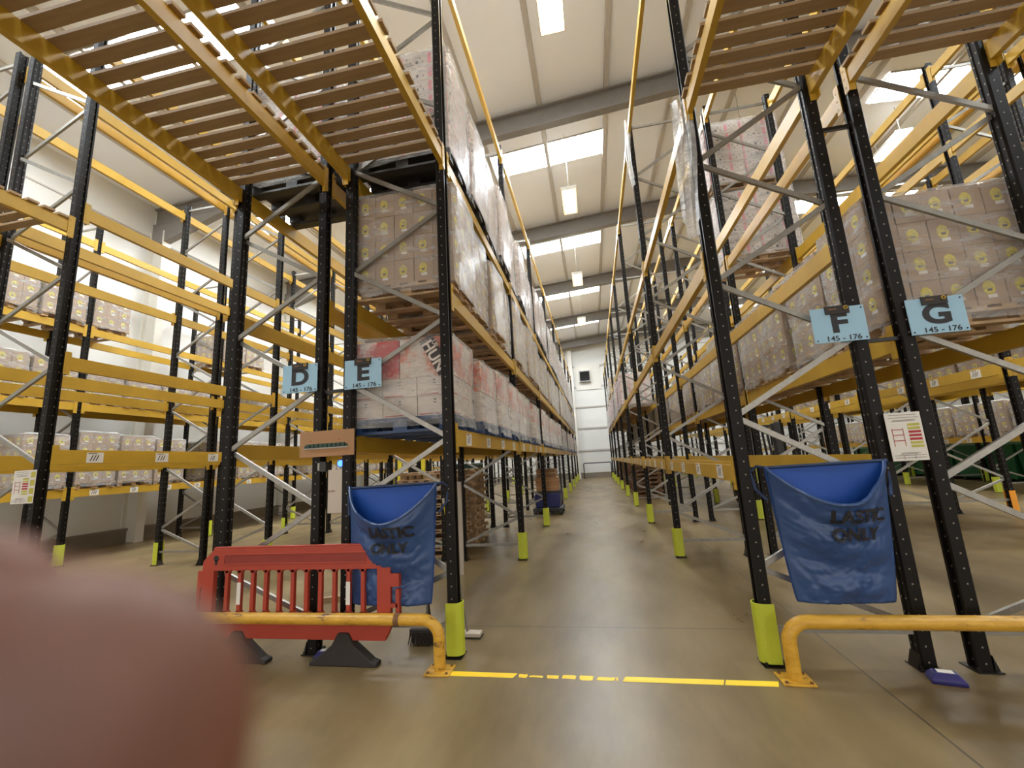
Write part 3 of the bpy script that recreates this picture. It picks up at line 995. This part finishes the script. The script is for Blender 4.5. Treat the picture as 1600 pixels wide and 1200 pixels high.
def load_notice(x, z, label, extra=False):
    t = thing('load_notice', label, 'notice', (x, 3.62, z), group='rack load notices')
    obj('sheet', MB().box(-0.115, -0.002, -0.175, 0.115, 0.002, 0.175).mesh('sheet', PAPER), t)
    m = MB()
    for k in range(7):
        mi = 1 if k in (2, 3, 4) else 0
        z0 = 0.075 - 0.026 * k
        m.box(0.02, -0.004, z0, 0.098, -0.0025, z0 + 0.017, mi)
    obj('load_bars', m.mesh('load_bars', [OLIVE, REDINK]), t, label='yellow and red load bars')
    d = MB()
    for k in range(3):
        d.box(-0.085, -0.004, 0.048 - 0.04 * k, -0.012, -0.0025, 0.053 - 0.04 * k)
    for xx in (-0.085, -0.015):
        d.box(xx, -0.004, -0.07, xx + 0.003, -0.0025, 0.06)
    obj('rack_diagram', d.mesh('rack_diagram', REDINK), t, label='dark red rack diagram')
    e = MB()
    for z0, a, b in ((0.155, -0.09, 0.09), (0.135, -0.1, 0.1), (0.118, -0.07, 0.08), (0.11, -0.075, 0.07), (-0.12, -0.05, 0.07), (-0.128, -0.06, 0.05), (-0.138, -0.1, 0.1), (-0.155, -0.1, 0.1)):
        e.box(a, -0.0035, z0, b, -0.0025, z0 + 0.003)
    for xx in (-0.04, 0.03):
        e.box(xx, -0.0035, -0.165, xx + 0.002, -0.0025, -0.138)
    obj('printed_lines', e.mesh('printed_lines', GREYINK), t)
    if extra:
        s = MB().box(0.118, -0.002, -0.175, 0.19, 0.002, 0.175)
        for k in range(4):
            s.box(0.125, -0.004, -0.16 + 0.085 * k, 0.183, -0.0025, -0.10 + 0.085 * k, 1)
        obj('side_strip', s.mesh('side_strip', [PAPER, OLIVE]), t, label='strip of greenish boxes')
load_notice(2.24, 1.57, 'white load notice with red and yellow bars between racks F and G')
load_notice(-6.08, 1.58, 'white load notice on the front upright left of rack D, beside the finger', True)

# brown board with green strip, white panel and blue light between D and E
t = thing('brown_board', 'brown cardboard board with a dark green strip across racks D and E', 'board', (-2.44, 3.61, 1.815))
bevel(obj('board', MB().box(-0.28, -0.006, -0.12, 0.28, 0.006, 0.12).mesh('board', CARDB), t), 0.003)
gs = MB().box(-0.225, -0.014, -0.035, 0.215, -0.006, -0.012, 0)
for k in range(9):
    gs.box(-0.20 + 0.045 * k, -0.026, -0.032, -0.165 + 0.045 * k, -0.014, 0.0, 0)
obj('clip_strip', gs.mesh('clip_strip', DGREEN), t, label='dark green strip of clips')
obj('strip_rail', MB().box(-0.235, -0.012, -0.046, 0.22, -0.006, -0.036).mesh('strip_rail', GALV), t)
for s in (-0.16, 0.13):
    obj('screw', MB().tube([(s, -0.009, 0.03), (s, -0.006, 0.03)], 0.006, 8).mesh('screw', REDINK), t)
t = thing('white_panel', 'off-white panel hung between the front uprights of racks D and E', 'panel', (-2.35, 3.66, 1.18))
bevel(obj('sheet', MB().box(-0.10, -0.008, 0, 0.085, 0.008, 0.39).mesh('sheet', WHITEBOARD), t), 0.003)
obj('latch', MB().box(-0.09, -0.012, 0.19, -0.08, -0.008, 0.205).box(-0.065, -0.012, 0.195, -0.03, -0.008, 0.203).mesh('latch', RUST), t)
t = thing('blue_light', 'small round glowing blue light above the white panel beside rack E', 'light', (-2.33, 3.67, 1.575))
obj('housing', MB().tube([(0, 0.03, 0.05), (0, -0.005, 0.05)], 0.04, 20).mesh('housing', DARKMET, True), t)
obj('glowing_lens', MB().tube([(0, -0.006, 0.05), (0, -0.012, 0.05)], 0.03, 20).mesh('glowing_lens', BLUELED), t)
t = thing('power_box', 'small black box on the upright of rack D under the brown board', 'box', (-2.50, 3.66, 1.56))
obj('case', MB().box(-0.03, -0.02, 0, 0.03, 0.02, 0.09).mesh('case', DARKMET), t)
obj('cover', MB().box(-0.05, -0.024, 0.01, -0.03, 0.0, 0.08).mesh('cover', GALV), t)

# ------------------------------------------------------------------ blue sacks
def sack(xa, xb, ba, bb, ztop, zbot, ymid, sag, label, lines, tx):
    t = thing('rubbish_sack', label, 'sack', ((xa + xb) / 2, ymid, 0), group='blue sacks hung on the rack ends')
    cx = (xa + xb) / 2
    nu, nv = 60, 56
    def rimz(u):
        return ztop - sag * max(0.0, math.sin(PI * u)) ** 0.75
    def front(u, v):
        # v=0 bottom, v=1 rim
        zt = rimz(u)
        z = zbot + (zt - zbot) * v
        s = (z - zbot) / (ztop - zbot)
        xl = ba + (xa - ba) * s ** 0.7
        xr = bb + (xb - bb) * s ** 0.7
        x = xl + (xr - xl) * u
        bul = 0.05 + 0.17 * v ** 2
        y = -bul * max(0.0, math.sin(PI * u)) ** 0.8
        y += 0.010 * math.sin(9 * u + 5 * v) * v * math.sin(PI * u) + 0.008 * math.sin(17 * v + 4 * u) * math.sin(PI * u)
        e = min(1.0, 6 * u, 6 * (1 - u))
        q = Vector((u * 3.1 + xa * 7, v * 3.6, xa * 3))
        y -= e * (0.030 * mnoise.noise(q) + 0.020 * abs(mnoise.noise(q * 2.3)) + 0.012 * abs(mnoise.noise(q * 5.1 + Vector((2, 5, 1)))))
        y += 0.02 * math.exp(-((v - 0.86 + 0.1 * math.sin(3 * u)) / 0.06) ** 2) * math.sin(PI * u)
        return x - cx, y - 0.012, z
    def grid(fn, mat, name, lab=None):
        mb = MB()
        vs = [fn(i / nu, j / nv) for j in range(nv + 1) for i in range(nu + 1)]
        fs = [(j * (nu + 1) + i, j * (nu + 1) + i + 1, (j + 1) * (nu + 1) + i + 1, (j + 1) * (nu + 1) + i) for j in range(nv) for i in range(nu)]
        o = obj(name, mb.add(vs, fs).mesh(name, mat, True), t, label=lab)
        m = o.modifiers.new('thick', 'SOLIDIFY')
        m.thickness = 0.004
        return o
    grid(front, TARP, 'front_sheet')
    def back(u, v):
        z = zbot + (ztop - zbot) * v
        s = v
        xl = ba + (xa - ba) * s ** 0.7
        xr = bb + (xb - bb) * s ** 0.7
        return xl + (xr - xl) * u - cx, 0.012 * math.sin(PI * u) * math.sin(6 * v + 3 * u), z + 0.012 * (u - 0.5) * v
    grid(back, TARPIN, 'back_sheet', 'brighter blue inside of the sack')
    rim = [front(i / nu, 1.0) for i in range(nu + 1)]
    obj('rim_hem', MB().tube([(p[0], p[1] - 0.004, p[2] + 0.004) for p in rim], 0.012, 8).mesh('rim_hem', TARP, True), t)
    obj('top_hem', MB().tube([(xa - cx, 0.0, ztop - 0.004), ((xa + xb) / 2 - cx, 0.0, ztop + 0.002), (xb - cx, 0.0, ztop + 0.008)], 0.012, 8).mesh('top_hem', NAVYT, True), t)
    for s in (-1, 1):
        ex = (xb if s > 0 else xa) - cx
        obj('strap', MB().tube([(ex, 0, ztop), (ex + s * 0.04, 0.03, ztop + 0.01), (ex + s * 0.075, 0.09, ztop - 0.03), (ex + s * 0.06, 0.07, ztop - 0.16), (ex + s * 0.01, 0.0, ztop - 0.24)], 0.011, 6).mesh('strap', NAVYT, True), t)
    # hand-lettered words following the front of the sack
    for body, u0, z0, size in lines:
        me = text_mesh(body, size, INK, 0.0045, 0.0).copy()
        for v in me.vertices:
            zz = z0 + v.co.y
            s = (zz - zbot) / (ztop - zbot)
            xl = ba + (xa - ba) * max(0, s) ** 0.7
            xr = bb + (xb - bb) * max(0, s) ** 0.7
            xx = tx + u0 + v.co.x + 0.06 * v.co.y
            u = min(1, max(0, (xx - xl) / (xr - xl)))
            vv = min(1.0, (zz - zbot) / (rimz(u) - zbot))
            p = front(u, vv)
            v.co = (xx - cx, p[1] - 0.016, zz)
        obj('lettering', me, t, label='black hand-written letters')
    return t
NAVYT = M('dark_blue_webbing', rgb(34, 52, 88), 0.6, var=0.1)
sack(1.24, 2.03, 1.32, 1.93, 1.40, 0.46, 3.575, 0.27, 'blue sack marked PLASTIC ONLY hung on the front of rack F', [('LASTIC', 0.03, 1.05, 0.12), ('ONLY', 0.0, 0.925, 0.115)], 1.70)
sack(-2.17, -1.36, -2.13, -1.43, 1.40, 0.44, 3.575, 0.30, 'blue sack hung on the front of rack E behind the red barrier', [('LASTIC', 0.05, 1.03, 0.12), ('ONLY', 0.02, 0.90, 0.115)], -1.76)

# ------------------------------------------------------------------ red barrier
def barrier():
    bx0, bx1, yb = -3.56, -1.74, 3.49
    t = thing('pedestrian_barrier', 'red plastic pedestrian barrier on black feet in front of racks D and E', 'barrier', ((bx0 + bx1) / 2, yb, 0))
    cx = (bx0 + bx1) / 2
    a, b = bx0 - cx, bx1 - cx
    m = MB()
    T = 0.022
    # top panel with chamfered ends and a recess ring
    m.prism([(a, 0.74), (b, 0.74), (b, 0.82), (b - 0.10, 0.925), (a + 0.11, 0.925), (a, 0.82)], 'y', -T, T)
    m.prism([(a + 0.09, 0.925), (b - 0.09, 0.925), (b - 0.10, 0.94), (a + 0.11, 0.94)], 'y', -T * 0.8, T * 0.8)
    m.box(a + 0.22, -T - 0.006, 0.79, b - 0.22, -T, 0.80).box(a + 0.22, -T - 0.006, 0.87, b - 0.22, -T, 0.88)
    m.box(a + 0.22, -T - 0.006, 0.80, a + 0.23, -T, 0.87).box(b - 0.23, -T - 0.006, 0.80, b - 0.22, -T, 0.87)
    # bottom panel and end posts
    m.prism([(a + 0.04, 0.19), (b - 0.05, 0.19), (b, 0.29), (b, 0.385), (a, 0.385), (a, 0.25)], 'y', -T, T)
    m.box(a, -T, 0.38, a + 0.12, T, 0.745)
    m.box(b - 0.12, -T, 0.38, b, T, 0.745)
    n = 11
    bars = [a + 0.12 + (b - a - 0.24) * (i + 1) / (n + 1) for i in range(n)]
    for x in bars:
        m.box(x - 0.017, -T * 0.8, 0.38, x + 0.017, T * 0.8, 0.745)
        for sgn, z0, z1 in ((1, 0.385, 0.41), (-1, 0.742, 0.717)):
            m.prism([(x - 0.038, z0), (x + 0.038, z0), (x + 0.017, z1), (x - 0.017, z1)] if sgn < 0 else [(x - 0.038, z0), (x - 0.017, z1), (x + 0.017, z1), (x + 0.038, z0)], 'y', -T * 0.8, T * 0.8)
    o = bevel(obj('body', m.mesh('body', RED), t), 0.006)
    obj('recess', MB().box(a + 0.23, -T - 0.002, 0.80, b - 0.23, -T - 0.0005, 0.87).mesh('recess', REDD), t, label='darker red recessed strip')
    for x in (a + 0.14, b - 0.15):
        obj('lock_hole', MB().tube([(x, -T - 0.003, 0.845), (x, -T - 0.0005, 0.845)], 0.026, 14).box(x - 0.012, -T - 0.003, 0.79, x + 0.012, -T - 0.0005, 0.83).mesh('lock_hole', RUBBER), t)
    for x in (bars[1], bars[9]):
        obj('reflective_strip', MB().box(x - 0.019, -T * 0.8 - 0.002, 0.46, x + 0.019, -T * 0.8, 0.64).mesh('reflective_strip', PAPER), t, label='white reflective strip on a bar')
    hk = MB().box(b, -T, 0.60, b + 0.075, T, 0.70).box(b + 0.045, -T, 0.38, b + 0.075, T, 0.58).box(b, -T, 0.44, b + 0.06, T, 0.47)
    obj('coupling_hook', bevel(obj('x', hk.mesh('coupling_hook', RED)), 0.004).data, t)
    bpy.data.objects.remove(bpy.data.objects['x'])
    hl = MB().box(a - 0.045, -T, 0.60, a, T, 0.74).box(a - 0.045, -T, 0.36, a - 0.015, T, 0.6)
    obj('coupling_socket', hl.mesh('coupling_socket', RED), t)
    for fx in (bars[1] + 0.02, bars[9] - 0.03):
        f = MB().prism([(-0.30, 0.0), (0.30, 0.0), (0.30, 0.03), (0.25, 0.045), (0.10, 0.16), (0.045, 0.25), (-0.045, 0.25), (-0.10, 0.16), (-0.25, 0.045), (-0.30, 0.03)], 'y', -0.045, 0.045)
        bevel(obj('foot', f.mesh('foot', RUBBER), t, (fx, 0.0, 0.0), label='black rubber foot'), 0.01)
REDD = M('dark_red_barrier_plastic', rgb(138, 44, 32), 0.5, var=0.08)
barrier()

# ------------------------------------------------------------------ yellow guard rails
def guard_rail(xa, xb, yb, label, clamp):
    t = thing('guard_rail', label, 'guard rail', ((xa + xb) / 2, yb, 0), group='low yellow guard rails')
    cx = (xa + xb) / 2
    a, b = xa - cx, xb - cx
    zt, rb = 0.365, 0.13
    pts = [(a, 0, 0.01), (a, 0, zt - rb)]
    for i in range(1, 9):
        q = PI / 2 * i / 8
        pts.append((a + rb - rb * math.cos(q), 0, zt - rb + rb * math.sin(q)))
    nb = 20
    for i in range(1, nb):
        pts.append((a + rb + (b - a - 2 * rb) * i / nb, 0, zt))
    for i in range(0, 9):
        q = PI / 2 * i / 8
        pts.append((b - rb + rb * math.sin(q), 0, zt - rb + rb * math.cos(q)))
    pts.append((b, 0, 0.01))
    obj('pipe', MB().tube(pts, 0.045, 20).mesh('pipe', YELPIPE, True), t, label='scraped yellow pipe')
    for x in (a, b):
        p = MB().box(-0.10, -0.09, 0, 0.10, 0.09, 0.012)
        pl = bevel(obj('base_plate', p.mesh('base_plate', YELPIPE), t, (x, 0, 0)), 0.003)
        for q in ((-1, -1), (1, -1), (1, 1), (-1, 1)):
            obj('bolt', MB().tube([(q[0] * 0.075, q[1] * 0.065, 0.012), (q[0] * 0.075, q[1] * 0.065, 0.022)], 0.011, 6).mesh('bolt', RUST), pl)
    if clamp is not None:
        obj('rusty_patch', MB().tube([(clamp - cx - 0.022, 0, zt), (clamp - cx + 0.022, 0, zt)], 0.0475, 20).mesh('rusty_patch', RUST, True), t, label='rusty ring round the pipe')
guard_rail(-5.4, -1.315, 3.43, 'low yellow pipe guard rail in front of racks D and E', -1.66)
guard_rail(1.185, 4.1, 3.46, 'low yellow pipe guard rail in front of racks F and G', None)

# ------------------------------------------------------------------ floor tape
def tape(x0, x1, label, worn):
    t = MB()
    rr = random.Random(label)
    if not worn:
        t.add([(x0 - 0.012, 3.365, 0.0012), (x1 - 0.012, 3.365, 0.0012), (x1 + 0.012, 3.435, 0.0012), (x0 + 0.012, 3.435, 0.0012)], [(0, 1, 2, 3)])
    else:
        x = x0
        while x < x1:
            w = min(rr.uniform(0.05, 0.17), x1 - x)
            a, b = 3.365 + rr.uniform(0, 0.02), 3.435 - rr.uniform(0, 0.025)
            n = 18
            cx, cy = x + w / 2, (a + b) / 2
            sq = lambda q: math.copysign(abs(q) ** 0.35, q)
            pts = [(cx + w / 2 * sq(math.cos(2 * PI * i / n)) * rr.uniform(0.82, 1.0), cy + (b - a) / 2 * sq(math.sin(2 * PI * i / n)) * rr.uniform(0.75, 1.1), 0.0012) for i in range(n)]
            t.add(pts, [tuple(range(n))])
            x += w + rr.uniform(0.0, 0.018)
    obj('floor_tape', t.mesh('floor_tape', TAPE), None, label=label, cat='floor marking', group='yellow floor tape across the aisle mouth')
TAPE = M('yellow_floor_tape', rgb(246, 204, 24), 0.5, var=0.05, scale=8)
tape(-1.235, -0.72, 'left intact length of yellow floor tape across the aisle mouth', False)
tape(-0.70, 0.02, 'worn broken middle length of yellow floor tape across the aisle mouth', True)
tape(0.06, 0.72, 'right intact length of yellow floor tape across the aisle mouth', False)
tape(0.73, 1.06, 'short end piece of yellow floor tape beside the right guard rail', False)

# ------------------------------------------------------------------ small things on the floor
def bait(x, y, rz, label):
    t = thing('bait_box', label, 'box', (x, y, 0), rz, 'blue bait boxes')
    m = MB()
    lo = [(-0.09, -0.055), (0.09, -0.055), (0.09, 0.055), (-0.09, 0.055)]
    vs = [(p[0], p[1], 0) for p in lo] + [(p[0], p[1], 0.025) for p in lo] + [(p[0] * 0.66, p[1] * 0.6, 0.062) for p in lo]
    fs = [(3, 2, 1, 0), (8, 9, 10, 11)]
    for j in (0, 4):
        fs += [(j + i, j + (i + 1) % 4, j + 4 + (i + 1) % 4, j + 4 + i) for i in range(4)]
    bevel(obj('case', m.add(vs, fs).mesh('case', NAVY), t), 0.006)
    obj('paper_label', MB().box(-0.042, -0.024, 0.0625, 0.042, 0.024, 0.064).mesh('paper_label', PAPER), t, label='white paper label')
bait(2.09, 3.50, -0.25, 'blue bait box with white label by the right guard rail')
bait(-2.40, 3.60, 0.2, 'blue bait box with white label behind the red barrier foot')

t = thing('broom', 'dark bristled broom leaning behind the guard rail by rack E', 'broom', (-1.62, 3.92, 0))
br = MB()
rr = random.Random(3)
for i in range(46):
    x = -0.14 + 0.28 * i / 45
    for yy in (-0.03, 0.0, 0.03):
        br.tube([(x, yy, 0.10), (x + rr.uniform(-0.03, 0.03), yy * 1.6 + rr.uniform(-0.02, 0.02), 0.005)], [0.008, 0.003], 4)
obj('bristles', br.mesh('bristles', BRISTLE), t)
bevel(obj('head', MB().box(-0.15, -0.04, 0.09, 0.15, 0.04, 0.13).mesh('head', RUBBER), t), 0.01)
obj('handle', MB().tube([(0, 0, 0.12), (0.12, -0.1, 1.15)], 0.012, 10).mesh('handle', GALV, True), t, label='grey metal handle')
obj('fork', MB().tube([(0.05, 0, 0.12), (0.03, -0.02, 0.34)], 0.010, 8).mesh('fork', RUBBER, True), t)
t = thing('floor_squeegee', 'grey headed floor mop leaning behind the lime guard of rack E', 'mop', (-1.27, 4.08, 0))
bevel(obj('head', MB().box(-0.11, -0.05, 0.012, 0.11, 0.05, 0.045).mesh('head', WHITEBOARD), t), 0.006)
obj('pad', MB().box(-0.115, -0.055, 0, 0.115, 0.055, 0.012).mesh('pad', RUBBER), t)
obj('handle', MB().tube([(-0.02, 0, 0.05), (-0.13, -0.15, 1.25)], 0.011, 10).mesh('handle', GALV, True), t)
t = thing('yellow_pole', 'yellow broom pole standing against the pallet stack near the sack', 'pole', (-2.18, 6.0, 0))
obj('stick', MB().tube([(0.12, 0.1, 0.005), (0, 0, 1.05)], 0.018, 10).mesh('stick', BRYEL, True), t)
obj('grip', MB().tube([(0.006, 0.005, 1.0), (-0.004, -0.003, 1.09)], 0.024, 10).mesh('grip', WHITEBOARD, True), t)
t = thing('timber_post', 'pale upright timber strip beside the front upright of rack E', 'plank', (-2.03, 6.25, 0))
obj('strip', MB().box(-0.035, -0.02, 0, 0.035, 0.02, 1.3).mesh('strip', WHITEBOARD), t)
for i, (x, y, rz, ln, lb) in enumerate(((-3.22, 5.1, 0.45, 0.55, 'left piece'), (-2.86, 5.45, 0.4, 0.6, 'right piece'), (-2.72, 5.2, 0.15, 0.35, 'short front piece'))):
    o = obj('timber_offcut', MB().box(-ln / 2, -0.045, 0, ln / 2, 0.045, 0.035).box(-ln / 2, -0.045, 0.035, ln / 2 - 0.1, 0.0, 0.06).mesh('timber_offcut', WOOD), None, (x, y, 0), (0, 0, rz),
            'broken timber offcut on the floor under rack D, ' + lb, 'wood scrap', 'timber offcuts on the floor')

# trolley with blue tub and cartons under rack E's third bay
t = thing('cleaning_trolley', 'trolley with blue tub and brown boxes under rack E', 'trolley', (-1.45, 13.0, 0))
bevel(obj('chassis', MB().box(-0.42, -0.55, 0.10, 0.42, 0.55, 0.20).mesh('chassis', DARKMET), t), 0.02)
bevel(obj('tub', MB().prism([(-0.34, 0.20), (0.34, 0.20), (0.38, 0.52), (0.34, 0.60), (-0.34, 0.60), (-0.38, 0.52)], 'y', -0.45, 0.35).mesh('tub', NAVYB), t) if False else obj('tub', MB().prism([(-0.34, 0.20), (0.34, 0.20), (0.38, 0.52), (0.34, 0.60), (-0.34, 0.60), (-0.38, 0.52)], 'y', -0.45, 0.35).mesh('tub', M('dark_blue_plastic', rgb(30, 36, 92), 0.4)), t), 0.03)
for q in ((-0.36, -0.48), (0.36, -0.48), (-0.36, 0.48), (0.36, 0.48)):
    obj('wheel', MB().tube([(q[0] - 0.04, q[1], 0.09), (q[0] + 0.04, q[1], 0.09)], 0.09, 16).mesh('wheel', RUBBER, True), t)
obj('shelf', MB().box(-0.36, -0.42, 0.60, 0.36, 0.34, 0.66).mesh('shelf', DARKMET), t)
for x in (-0.36, 0.36):
    obj('handle_post', MB().tube([(x, 0.36, 0.2), (x, 0.36, 1.55)], 0.022, 8).mesh('handle_post', WHITESTEEL if x < 0 else DARKMET, True), t)
for k, (z, w, h_, mt, nm) in enumerate(((0.661, 0.62, 0.22, CARDB, 'lower brown box on the trolley under rack E'), (0.883, 0.64, 0.16, CARDB, 'middle brown box on the trolley under rack E'), (1.045, 0.56, 0.24, DARKWOOD, 'dark top box on the trolley under rack E'))):
    b = thing('cardboard_box', nm, 'box', (-1.45, 12.95, z), group='boxes on the trolley')
    bevel(obj('body', MB().box(-w / 2, -0.33, 0, w / 2, 0.3, h_).mesh('body', mt), b), 0.006)
    obj('tape_strip', MB().box(-w / 2 - 0.001, -0.331, h_ * 0.45, w / 2 + 0.001, -0.3301, h_ * 0.55).mesh('tape_strip', WOOD), b)

# reach truck in the aisle left of rack D
def truck(x, y, rz, body, mast, label, hi=None, hz=1.1):
    t = thing('forklift_truck', label, 'forklift', (x, y, 0), rz)
    bevel(obj('chassis', MB().prism([(-0.5, 0.12), (0.5, 0.12), (0.55, 0.5), (0.5, 1.05), (-0.5, 1.1), (-0.55, 0.5)], 'y', -0.5, 0.6).mesh('chassis', body), t), 0.04)
    obj('seat', MB().box(-0.25, -0.2, 1.05, 0.25, 0.3, 1.15).box(-0.25, 0.25, 1.15, 0.25, 0.33, 1.6).mesh('seat', RUBBER), t)
    for sx in (-0.45, 0.45):
        obj('guard_post', MB().tube([(sx, -0.42, 1.05), (sx, -0.36, 2.1)], 0.03, 8).mesh('guard_post', body, True), t)
    obj('overhead_guard', MB().box(-0.5, -0.5, 2.08, 0.5, 0.5, 2.14).mesh('overhead_guard', body), t)
    mm = MB()
    for sx in (-0.3, 0.3):
        mm.box(sx - 0.05, -0.72, 0.08, sx + 0.05, -0.58, 2.2)
    for z in (0.5, 1.2, 1.9):
        mm.box(-0.3, -0.70, z, 0.3, -0.62, z + 0.1)
    obj('mast', mm.mesh('mast', mast), t)
    for sx in (-0.22, 0.22):
        obj('fork', MB().box(sx - 0.05, -1.8, 0.08, sx + 0.05, -0.72, 0.12).box(sx - 0.05, -0.76, 0.08, sx + 0.05, -0.72, 0.55).mesh('fork', DARKMET), t)
    for q in ((-0.42, -0.35), (0.42, -0.35), (-0.42, 0.4), (0.42, 0.4)):
        obj('wheel', MB().tube([(q[0] - 0.07, q[1], 0.15), (q[0] + 0.07, q[1], 0.15)], 0.15, 16).mesh('wheel', RUBBER, True), t)
    if hi:
        obj('side_panel', MB().box(-0.57, -0.42, hz, -0.55, 0.5, hz + 0.35).mesh('side_panel', hi), t, label='bright yellow panel')
    for z in (0.62, 0.86):
        obj('sticker', MB().box(-0.562, -0.1, z, -0.556, 0.15, z + 0.12).mesh('sticker', PAPER), t)
    return t
t = truck(-4.85, 11.2, 0.25, DARKMET, BRYEL, 'black and yellow forklift in the aisle left of rack D, above the blue sack', BRYEL)
t = truck(4.35, 13.2, 1.35, DARKMET, DARKMET, 'black forklift in the aisle right of rack G, behind the front upright of F', HIVIS, 0.66)

# dark green cage beyond the pallet stacks
t = thing('wheeled_bin', 'dark green wheeled bin in the aisle beyond the pallet stacks left of D', 'bin', (-4.7, 15.8, 0))
bevel(obj('body', MB().prism([(-0.34, 0.15), (0.34, 0.15), (0.42, 1.5), (-0.42, 1.5)], 'y', -0.4, 0.4).mesh('body', DGREEN), t), 0.02)
bevel(obj('lid', MB().prism([(-0.45, 1.5), (0.45, 1.5), (0.4, 1.58), (-0.4, 1.58)], 'y', -0.45, 0.45).mesh('lid', DGREEN), t), 0.02)
for q in ((-0.3, -0.3), (0.3, -0.3), (-0.3, 0.3), (0.3, 0.3)):
    obj('wheel', MB().tube([(q[0] - 0.03, q[1], 0.08), (q[0] + 0.03, q[1], 0.08)], 0.08, 12).mesh('wheel', RUBBER, True), t)

# green tubs in a line beyond the right-hand racks
tb = MB().prism([(-0.46, 0.12), (0.46, 0.12), (0.56, 1.22), (-0.56, 1.22)], 'y', -0.48, 0.48)
TUB = tb.mesh('body', GREENB)
RIMM = MB().box(-0.60, -0.52, 1.20, 0.60, -0.46, 1.28).box(-0.60, 0.46, 1.20, 0.60, 0.52, 1.28).box(-0.60, -0.46, 1.20, -0.54, 0.46, 1.28).box(0.54, -0.46, 1.20, 0.60, 0.46, 1.28).mesh('rim', M('pale_green_rim', rgb(96, 140, 112), 0.4))
FEETM = MB().box(-0.42, -0.44, 0, -0.30, 0.44, 0.12).box(0.30, -0.44, 0, 0.42, 0.44, 0.12).mesh('skids', RUBBER)
for i in range(8):
    t = thing('green_tub', 'large green plastic tub right of rack G, %s from the left of its line' % ordw(i + 1), 'tub', (13.35 + 0.02 * (i % 2), 15.6 + 1.22 * i, 0), PI / 2, 'green tubs beyond the right racks')
    obj('body', TUB, t); obj('rim', RIMM, t); obj('skids', FEETM, t)

# loose stretch film hanging from rack F
def hang_film(x, y, zt, zb, w, label, seed):
    rr = random.Random(seed)
    nu, nv = 10, 26
    vs = []
    for j in range(nv + 1):
        v = j / nv
        ww = w * (0.75 + 0.35 * math.sin(2.2 * v + seed) ** 2) * (1 if v < 0.9 else 0.75)
        cx = 0.03 * math.sin(4 * v + seed)
        for i in range(nu + 1):
            u = i / nu - 0.5
            vs.append((cx + ww * u, 0.025 * math.sin(14 * u + 3 * v + seed) + 0.012 * math.sin(31 * u - 5 * v), (zt - zb) * (1 - v) + rr.uniform(-0.01, 0.01)))
    fs = [(j * (nu + 1) + i, j * (nu + 1) + i + 1, (j + 1) * (nu + 1) + i + 1, (j + 1) * (nu + 1) + i) for j in range(nv) for i in range(nu)]
    t = thing('loose_film', label, 'plastic film', (x, y, zb), group='loose film hanging on rack F')
    obj('sheet', MB().add(vs, fs).mesh('sheet', FILMW, True), t)
hang_film(1.02, 3.62, 4.70, 3.35, 0.17, 'long milky plastic film hanging down the front upright of rack F', 1)
hang_film(1.07, 7.0, 7.45, 6.15, 0.11, 'narrow milky plastic film hanging high on the second upright of rack F', 2)

# ------------------------------------------------------------------ the photographer's hand, close to the lens
def C2W(u, v, d):
    return CM @ Vector(((u - 800) / F * d, -(v - 600) / F * d, -d))
def hand():
    chains = []          # (points, radii)
    palm = [C2W(-520, 1900, 0.085), C2W(-260, 1720, 0.070)]
    idx = [C2W(-380, 1430, 0.060), C2W(-150, 1330, 0.054), C2W(40, 1240, 0.050), C2W(175, 1165, 0.047)]
    mid = [C2W(-420, 1180, 0.080), C2W(-240, 1040, 0.078), C2W(-90, 950, 0.076), C2W(40, 900, 0.075)]
    rng = [C2W(-600, 1380, 0.095), C2W(-500, 1160, 0.095), C2W(-420, 1060, 0.094), C2W(-340, 1000, 0.093)]
    lit = [C2W(-760, 1480, 0.11), C2W(-700, 1280, 0.11), C2W(-640, 1180, 0.11), C2W(-580, 1120, 0.11)]
    thb = [C2W(-360, 2200, 0.070), C2W(-130, 2150, 0.062), C2W(50, 2080, 0.056)]
    verts, edges, rad = [], [], []
    def add(p, r, par=None):
        verts.append(p); rad.append(r)
        if par is not None:
            edges.append((par, len(verts) - 1))
        return len(verts) - 1
    a = add(palm[0], 0.024)
    b = add(palm[1], 0.020, a)
    for ch, rs in ((idx, (0.026, 0.027, 0.028, 0.0255)), (mid, (0.014, 0.0135, 0.013, 0.012)), (rng, (0.010, 0.009, 0.0085, 0.0075)), (lit, (0.009, 0.008, 0.007, 0.0065)), (thb, (0.013, 0.011, 0.0095))):
        p = b if ch is not thb else a
        for q, r in zip(ch, rs):
            p = add(q, r, p)
    me = bpy.data.meshes.new('hand')
    me.from_pydata([tuple(v) for v in verts], edges, [])
    me.materials.append(SKIN)
    o = obj('hand', me, None, label='out-of-focus hand with a finger across the lower left corner', cat='hand')
    sk = o.modifiers.new('skin', 'SKIN')
    sk.use_smooth_shade = True
    if not me.skin_vertices:
        me.skin_vertices.new()
    for i, r in enumerate(rad):
        me.skin_vertices[0].data[i].radius = (r, r)
    me.skin_vertices[0].data[0].use_root = True
    sb = o.modifiers.new('sub', 'SUBSURF')
    sb.levels = 2
    sb.render_levels = 3
    return o
hand()

# unseen phone body, added just behind the lens to shade the finger
ph = obj('shading_phone', None, None, label='unseen black phone added behind the lens to shade the finger', cat='phone')
ph.matrix_world = CM
pm = MB().box(-0.055, -0.062, 0.0015, 0.105, 0.013, 0.0095)
bevel(obj('case', pm.mesh('case', RUBBER), ph), 0.003)
